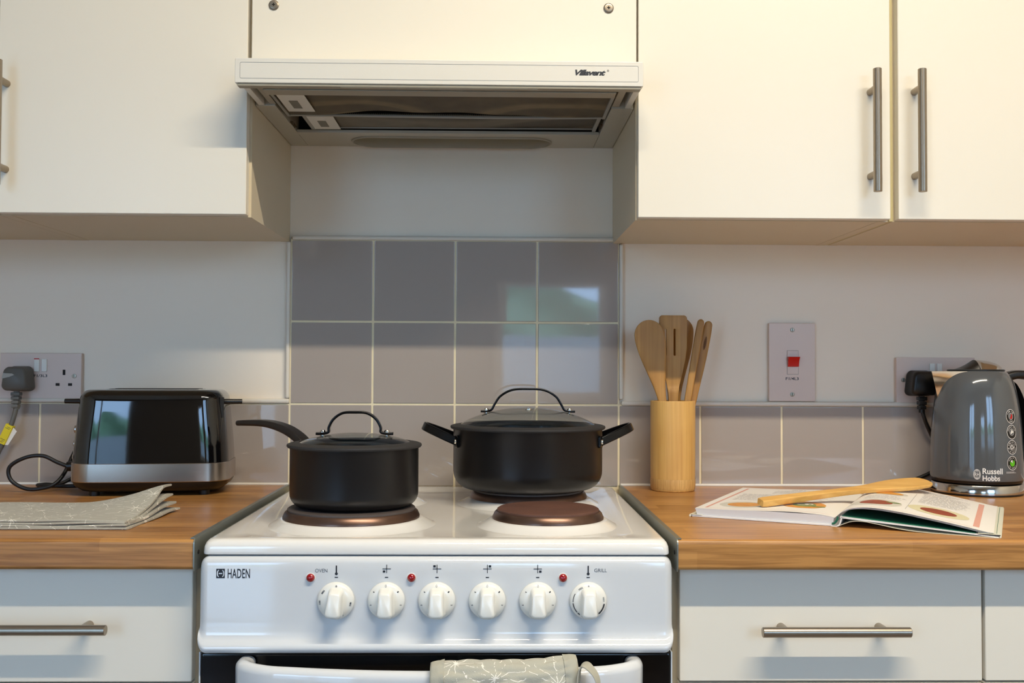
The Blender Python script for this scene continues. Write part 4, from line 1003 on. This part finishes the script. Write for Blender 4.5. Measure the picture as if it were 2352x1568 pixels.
Q = catmull([(KX + .0560, KY, 1.1010), (KX + .0800, KY, 1.1060), (KX + .1080, KY, 1.1010), (KX + .1230, KY, 1.0800), (KX + .1260, KY, 1.0300), (KX + .1200, KY, .9850), (KX + .1050, KY, .9620), (KX + .0800, KY, .9560)], 6)
bm = BM(); sweep(bm, Q, (0, 1, 0), rrect(.0135, .0075, .006, 5)); obj('kettle_handle', bm, M_bplas, kt)
bm = BM(); rr = []
for z in [.948 + .150 * k / 18 for k in range(19)]:
    q_ = (z - .948) / .150; r = rk(z) - .002 + .015 * max(0, math.sin(PI * min(1, q_ * 1.0))) ** .5; rr.append([(KX + r * math.cos(a_), KY + r * math.sin(a_), z) for a_ in [-.34 + .68 * k / 8 for k in range(9)]] + [(KX + (r - .008), KY + .01, z), (KX + (r - .008), KY - .01, z)])
rings(bm, rr); obj('handle_backing', bm, M_bplas, kt)
kt.scale = (KS, KS, 1)
A0 = -PI / 2 - .440
def kw(x0):          # x along the surface from the kettle's near side, z up
    def g(u, v, e=.0003): a_ = A0 + (u) / .082; r = rk(v) + e; return (KX + r * math.cos(a_), KY + r * math.sin(a_), v)
    return g
g = kw(0)
bm = BM(); text(bm, 'Russell', .0098, .9392, .0355, .0098, g, bold=.02); text(bm, 'Hobbs', .0098, .9278, .0305, .0092, g, bold=.02); obj('brand_lettering', bm, M_white, kt)
bm = BM(); cx, cz = .0005, .9385
K_ = 28
def ell(rx, rz): return [(cx + rx * math.cos(2 * PI * i / K_), cz + rz * math.sin(2 * PI * i / K_)) for i in range(K_)]
rings(bm, [[g(*p) for p in ell(.0062, .0086)], [g(*p) for p in ell(.0056, .0079)]], True, False, False); rings(bm, [[g(*p) for p in ell(.0048, .0070)], [g(*p) for p in ell(.0044, .0065)]], True, False, False)
text(bm, 'RH', cx - .0038, cz - .0030, .0076, .0060, g, bold=.0)
for s in (-1, 1):
    for k in range(3): arcband(bm, cx, cz + s * (.0035 + .001 * k), .0012 + .0004 * k, .0015 + .0004 * k, 0 if s > 0 else PI, PI if s > 0 else 2 * PI, g, 8)
obj('brand_emblem', bm, M_white, kt)
M_badge = mat('badge_black', (24, 24, 24), .3)
for i, (z, words) in enumerate(((1.0357, ('RAPID', 'BOIL', 'ZONES')), (1.0095, ('PERFECT', 'POUR', '')), (.9840, ('BOILS 1 CUP', '', 'IN 45 SECONDS')), (.9575, ('SAVE UP TO', '', '70% ENERGY')))):
    cx = .0690 - .0006 * i; R_ = .0121
    C_ = lambda r, n=36: [(cx + r * math.cos(2 * PI * k / n), z + r * math.sin(2 * PI * k / n)) for k in range(n)]
    bm = BM(); fan(bm, C_(R_), g, 4); bd = obj('round_badge', bm, M_badge, kt)
    g2 = lambda u, v: g(u, v, .0006); g3 = lambda u, v: g(u, v, .0009)
    bm = BM(); rings(bm, [[g2(*p) for p in C_(R_)], [g2(*p) for p in C_(R_ - .0009)]], True, False, False)
    if i < 3: rings(bm, [[g2(*p) for p in C_(.0058)], [g2(*p) for p in C_(.0053)]], True, False, False)
    for wd, sgn in ((words[0] + (' ' + words[1] if words[1] else ''), 1), (words[2], -1)):
        n_ = len(wd); 
        for k, ch in enumerate(wd):
            if ch == ' ': continue
            th = sgn * (k - (n_ - 1) / 2) * .235; a_ = PI / 2 - th if sgn > 0 else -PI / 2 - th * 1
            a_ = (PI / 2 - th) if sgn > 0 else (-PI / 2 - th)
            px, pz = cx + .0086 * math.cos(a_), z + .0086 * math.sin(a_)
            text(bm, ch, px - .0008, pz - .0011, .0016, .0022, g2, rot=(a_ - PI / 2) if sgn > 0 else (a_ + PI / 2))
    obj('badge_print', bm, M_white, bd)
    if i == 0:
        bm = BM(); fan(bm, C_(.0050), g2, 2); obj('badge_picture', bm, mat('badge_grey', (120, 124, 126), .4), bd)
        bm = BM(); flat(bm, [(cx - .0035, z - .0036), (cx + .0016, z - .0044), (cx + .0036, z - .001), (cx + .0034, z + .0035), (cx + .0008, z + .0040), (cx - .0002, z + .0005)], g3); obj('badge_picture', bm, M_red, bd)
    elif i == 1:
        bm = BM(); fan(bm, C_(.0050), g2, 2); obj('badge_picture', bm, mat('badge_mid_grey', (90, 92, 94), .4), bd)
        bm = BM(); flat(bm, [(cx - .0030, z - .0036), (cx + .0030, z - .0012), (cx + .0044, z - .0002), (cx - .0004, z + .0046), (cx - .0016, z + .0020), (cx - .0038, z - .0010)], g3); obj('badge_picture', bm, M_plas, bd)
    elif i == 2:
        bm = BM(); arcband(bm, cx - .001, z, .0024, .0038, 0, 2 * PI, g3, 20); flat(bm, [(cx + .0026, z - .0006), (cx + .0060, z + .0018), (cx + .0062, z + .0008), (cx + .0028, z - .0018)], g3); text(bm, '2', cx - .0020, z - .0014, .0020, .0028, g3); obj('badge_picture', bm, M_white, bd)
    else:
        bm = BM(); fan(bm, [(cx, z)] + [(cx + .0058 * math.cos(a_), z + .0058 * math.sin(a_)) for a_ in [PI * .85 + (PI * 1.5) * k / 18 for k in range(19)]], g2, 2); obj('badge_picture', bm, mat('badge_green', (96, 190, 30), .4), bd)
        bm = BM(); flat(bm, [(cx, z)] + [(cx + .0056 * math.cos(a_), z + .0056 * math.sin(a_)) for a_ in [PI * .52 + PI * .30 * k / 6 for k in range(7)]], g3); obj('badge_picture', bm, M_white, bd)
bm = BM()
for z, a_, b_ in ((.9425, .053, .070), (.9408, .053, .076)):
    x = a_
    while x < b_: flat(bm, [(x, z), (x + .0016, z), (x + .0016, z + .0006), (x, z + .0006)], g); x += .0021
obj('small_print', bm, M_white, kt)

# ================================================================== open cookbook
bk = thing('cookbook', 'open white hardback cookbook with food pictures on the right worktop', 'book', (.468, -.489, .9), math.radians(-27.4))
Wb = lambda n, bm, m, p=bk, **k: obj(n, bm, m, p, world=False, **k)
ZL = [(-.196, .0125), (-.15, .0130), (-.10, .0146), (-.065, .0160), (-.03, .0152), (-.012, .0138), (-.002, .0118)]
ZR = [(.002, .0150), (.008, .0208), (.019, .0256), (.035, .0281), (.05, .0282), (.063, .0272), (.087, .0243), (.11, .0205), (.135, .0163), (.17, .0096), (.187, .0062), (.194, .0056)]
def smooth_tab(T): return [(p.x, p.y) for p in catmull([(a, b, 0) for a, b in T], 5)]
ZL = smooth_tab(ZL); ZR = smooth_tab(ZR); BH = .288
zl = lambda u: interp(ZL, u); zr = lambda u: interp(ZR, u)
cov = Wb('front_cover', B(-.2000, -.0055, -.003, .292, .0002, .0030, .0006), M_cover)
bm = BM(); U = [-.196 + .1935 * k / 40 for k in range(41)]
slab(bm, lambda u, v: (-.196 + .1935 * u, BH * v, zl(-.196 + .1935 * u) - .0004 - .0012 * math.exp(-((u - .70) / .16) ** 2)), lambda u, v: (-.193 + .1890 * u, BH * v, .0031), 40, 2)
lb = Wb('left_page_block', bm, M_edge, ang=50)
bm = BM(); slab(bm, lambda u, v: (-.196 + .1945 * u, BH * v, zl(-.196 + .1945 * u)), lambda u, v: (-.196 + .1945 * u, BH * v, zl(-.196 + .1945 * u) - .0003), 50, 2)
pl = Wb('left_page', bm, M_page, ang=60)
bm = BM(); slab(bm, lambda u, v: (.002 + .192 * u, BH * v, zr(.002 + .192 * u)), lambda u, v: (.002 + .192 * u, BH * v, zr(.002 + .192 * u) - .0003), 60, 2)
pg = Wb('right_page', bm, M_page, ang=60)
for j in (1, 2, 3):
    bm = BM(); dz = .0009 * j
    def zj(u, dz=dz): return max(zr(u) - dz * min(1, .3 + u / .06), .0006 + .0143 - .0128 * u / .2)
    slab(bm, lambda u, v: (.002 + (.191 - .002 * j) * u, .001 * j + (BH - .001 * j) * v, zj(.002 + (.191 - .002 * j) * u)), lambda u, v: (.002 + (.191 - .002 * j) * u, .001 * j + (BH - .001 * j) * v, zj(.002 + (.191 - .002 * j) * u) - .0003), 50, 2)
    Wb('loose_page', bm, M_page, ang=60)
cz_ = lambda u: .0148 - .0134 * u / .2
bm = BM(); slab(bm, lambda u, v: (.006 + .194 * u, -.003 + .295 * v, cz_(.006 + .194 * u)), lambda u, v: (.006 + .194 * u, -.003 + .295 * v, cz_(.006 + .194 * u) - .0024 + .0012 * u), 20, 2); rc = Wb('back_cover', bm, M_cover)
bm = BM(); slab(bm, lambda u, v: (.008 + .165 * u, .0005 + .285 * v, cz_(.008 + .165 * u) + .0006), lambda u, v: (.008 + .165 * u, .0005 + .285 * v, cz_(.008 + .165 * u) + .0001), 20, 2); Wb('green_endpaper', bm, M_green, rc)
# spine and end band
SPc = catmull([(-.0080, 0, .0030), (-.0050, 0, .0012), (.0000, 0, .0008), (.0040, 0, .0035), (.0060, 0, .0090), (.0075, 0, .0135), (.0110, 0, .0142)], 5)
bm = BM(); n_ = len(SPc)
slab(bm, lambda u, v: (SPc[round(u * (n_ - 1))].x, -.003 + .295 * v, SPc[round(u * (n_ - 1))].z), lambda u, v: (SPc[round(u * (n_ - 1))].x + .0014 * (u > .3), -.003 + .295 * v, max(.0001, SPc[round(u * (n_ - 1))].z - .0012)), n_ - 1, 2); Wb('book_spine', bm, M_cover)
bm = BM(); tube(bm, [(-.0050, -.0008, .0036), (-.0020, -.0008, .0044), (.0012, -.0008, .0085), (.0028, -.0008, .0132)], .0014, 8); Wb('end_band', bm, M_green)
JC = catmull([(.0020, 0, .0004), (.0120, 0, .0050), (.0220, 0, .0086), (.0360, 0, .0094), (.0560, 0, .0068), (.0800, 0, .0030), (.1050, 0, .0009), (.1400, 0, .0003), (.1900, 0, .0002), (.2020, 0, .0003)], 5); n_ = len(JC)
JC = [(p.x, min(max(p.z, .0002), cz_(max(p.x, .006)) - .0030 if p.x < .15 else 9)) for p in JC]
jk = BM(); slab(jk, lambda u, v: (JC[round(u * (n_ - 1))][0], -.0045 + .298 * v, max(.0002, JC[round(u * (n_ - 1))][1]) + .0003), lambda u, v: (JC[round(u * (n_ - 1))][0], -.0045 + .298 * v, max(.0001, JC[round(u * (n_ - 1))][1]) - .0001), n_ - 1, 2)
tube(jk, [(.2018, -.0045, .0016), (.2018, .2935, .0016)], .0013, 10, smooth=False)
box(jk, .1755, .2022, -.0040, .2930, .0040, .0043); box(jk, -.2035, -.1850, -.0040, .2930, .0033, .0036); tube(jk, [(-.2022, -.0045, .0018), (-.2022, .2935, .0018)], .0016, 10, smooth=False)
j_ = Wb('dust_jacket', jk, M_jacket)
bm = BM(); box(bm, .1970, .1975, .004, .285, .0044, .0046); Wb('jacket_line', bm, M_green, j_)
# what is printed on the pages
fl = lambda u, v: (u, v, zl(u) + .00012); fr_ = lambda u, v: (u, v, zr(u) + .00015)
fl2 = lambda u, v: (u, v, zl(u) + .00024); fr2 = lambda u, v: (u, v, zr(u) + .00030); fl3 = lambda u, v: (u, v, zl(u) + .00036); fr3 = lambda u, v: (u, v, zr(u) + .00045)
def strip(bm, f, u0, u1, v0, v1, n=24): surf(bm, lambda a_, b_: f(u0 + (u1 - u0) * a_, v0 + (v1 - v0) * b_), n if abs(u1 - u0) > .01 else 1, 1)
bm = BM(); strip(bm, fl, -.1855, -.1815, .014, .274); Wb('page_margin_band', bm, M_salmon, pl)
bm = BM(); strip(bm, fl, -.1855, -.010, .0115, .0123); strip(bm, fl, -.1855, -.010, .2760, .2768); Wb('page_margin_line', bm, M_salmon, pl)
bm = BM(); strip(bm, fr_, .1690, .1765, .020, .268, 3); Wb('page_margin_band', bm, M_salmon, pg)
bm = BM(); strip(bm, fr_, .010, .169, .0100, .0108); strip(bm, fr_, .010, .169, .2780, .2786); Wb('page_margin_line', bm, M_salmon, pg)
bm = BM(); strip(bm, fr_, .0845, .0850, .036, .222, 1); Wb('page_rule', bm, M_text, pg)
def picture(par, f1_, f2_, f3_, cu, cv, ru, rv, mp_, mf, leaf=None, in_=.62, dx_=0, rot=0):
    E_ = lambda a0, b0, k: [(cu + dx_ * (k < 1) + a0 * k * math.cos(q) , cv + b0 * k * math.sin(q)) for q in [2 * PI * i / 36 for i in range(36)]]
    bm = BM(); fan(bm, E_(ru, rv, 1), f1_, 6); p_ = Wb('printed_plate', bm, mp_, par)
    bm = BM(); fan(bm, E_(ru, rv, in_), f2_, 5); Wb('printed_food', bm, mf, p_)
    if leaf:
        bm = BM(); fan(bm, [(leaf[0] + .010 * math.cos(q) + .003 * math.sin(q), leaf[1] + .005 * math.sin(q)) for q in [2 * PI * i / 16 for i in range(16)]], f3_, 2); Wb('printed_leaf', bm, M_leaf, p_)
picture(pl, fl, fl2, fl3, -.140, .064, .036, .036, M_plate2, M_food2, None, .68)
picture(pl, fl, fl2, fl3, -.057, .084, .030, .038, M_food2, M_leaf, (-.036, .072), .55)
bm = BM(); arcband(bm, -.060, .087, .006, .009, 0, 2 * PI, fl3, 18); arcband(bm, -.052, .092, .004, .0065, 0, 2 * PI, fl3, 14); Wb('printed_rings', bm, M_page, pl)
picture(pg, fr_, fr2, fr3, .044, .066, .034, .036, M_plate2, M_food1, (.066, .076), .64)
picture(pg, fr_, fr2, fr3, .124, .076, .039, .039, M_plate1, M_food1, None, .60)
picture(pg, fr_, fr2, fr3, .050, .182, .026, .020, M_plate2, M_food2, None, .75)
def lines(bm, f, u0, u1, v0, v1, step, h=.0011, seed=1):
    rnd = random.Random(seed); v = v1
    while v > v0:
        u = u0 + rnd.random() * .004; end = u1 - rnd.random() * (u1 - u0) * .25
        while u < end:
            w_ = .003 + rnd.random() * .007; w_ = min(w_, end - u)
            if w_ > .001: strip(bm, f, u, u + w_, v, v + h, 1)
            u += w_ + .0016
        v -= step
bm = BM(); lines(bm, fl, -.135, -.060, .215, .258, .0062, seed=2); lines(bm, fl, -.175, -.105, .120, .200, .0066, seed=3); lines(bm, fl, -.095, -.030, .135, .200, .0066, seed=8); Wb('recipe_text', bm, M_text, pl)
bm = BM(); lines(bm, fl, -.112, -.084, .2665, .2675, .004, h=.0026, seed=11); Wb('page_heading', bm, M_ink2, pl)
bm = BM(); lines(bm, fr_, .092, .160, .128, .240, .0066, seed=4); lines(bm, fr_, .020, .078, .110, .150, .0066, seed=5); lines(bm, fr_, .030, .160, .246, .272, .0060, seed=6); Wb('recipe_text', bm, M_text, pg)

# bamboo spoon lying across the book
a = Vector((.3870, -.4050, .9212)); b = Vector((.6800, -.2960, .9400))
utensil('wooden_spoon', 'pale bamboo spoon lying across the open cookbook', a, b, (0.06, -.25, 1), [(0, .0070, .0048), (.02, .0078, .0054), (.3, .0066, .0048), (.5, .0066, .0042), (.62, .0100, .0036), (.74, .0160, .0038), (.84, .0185, .0036), (.93, .0175, .0030), (1, .0150, .0020)], M_spoonx, scoop=.003, sq=.45, curve=.0008)
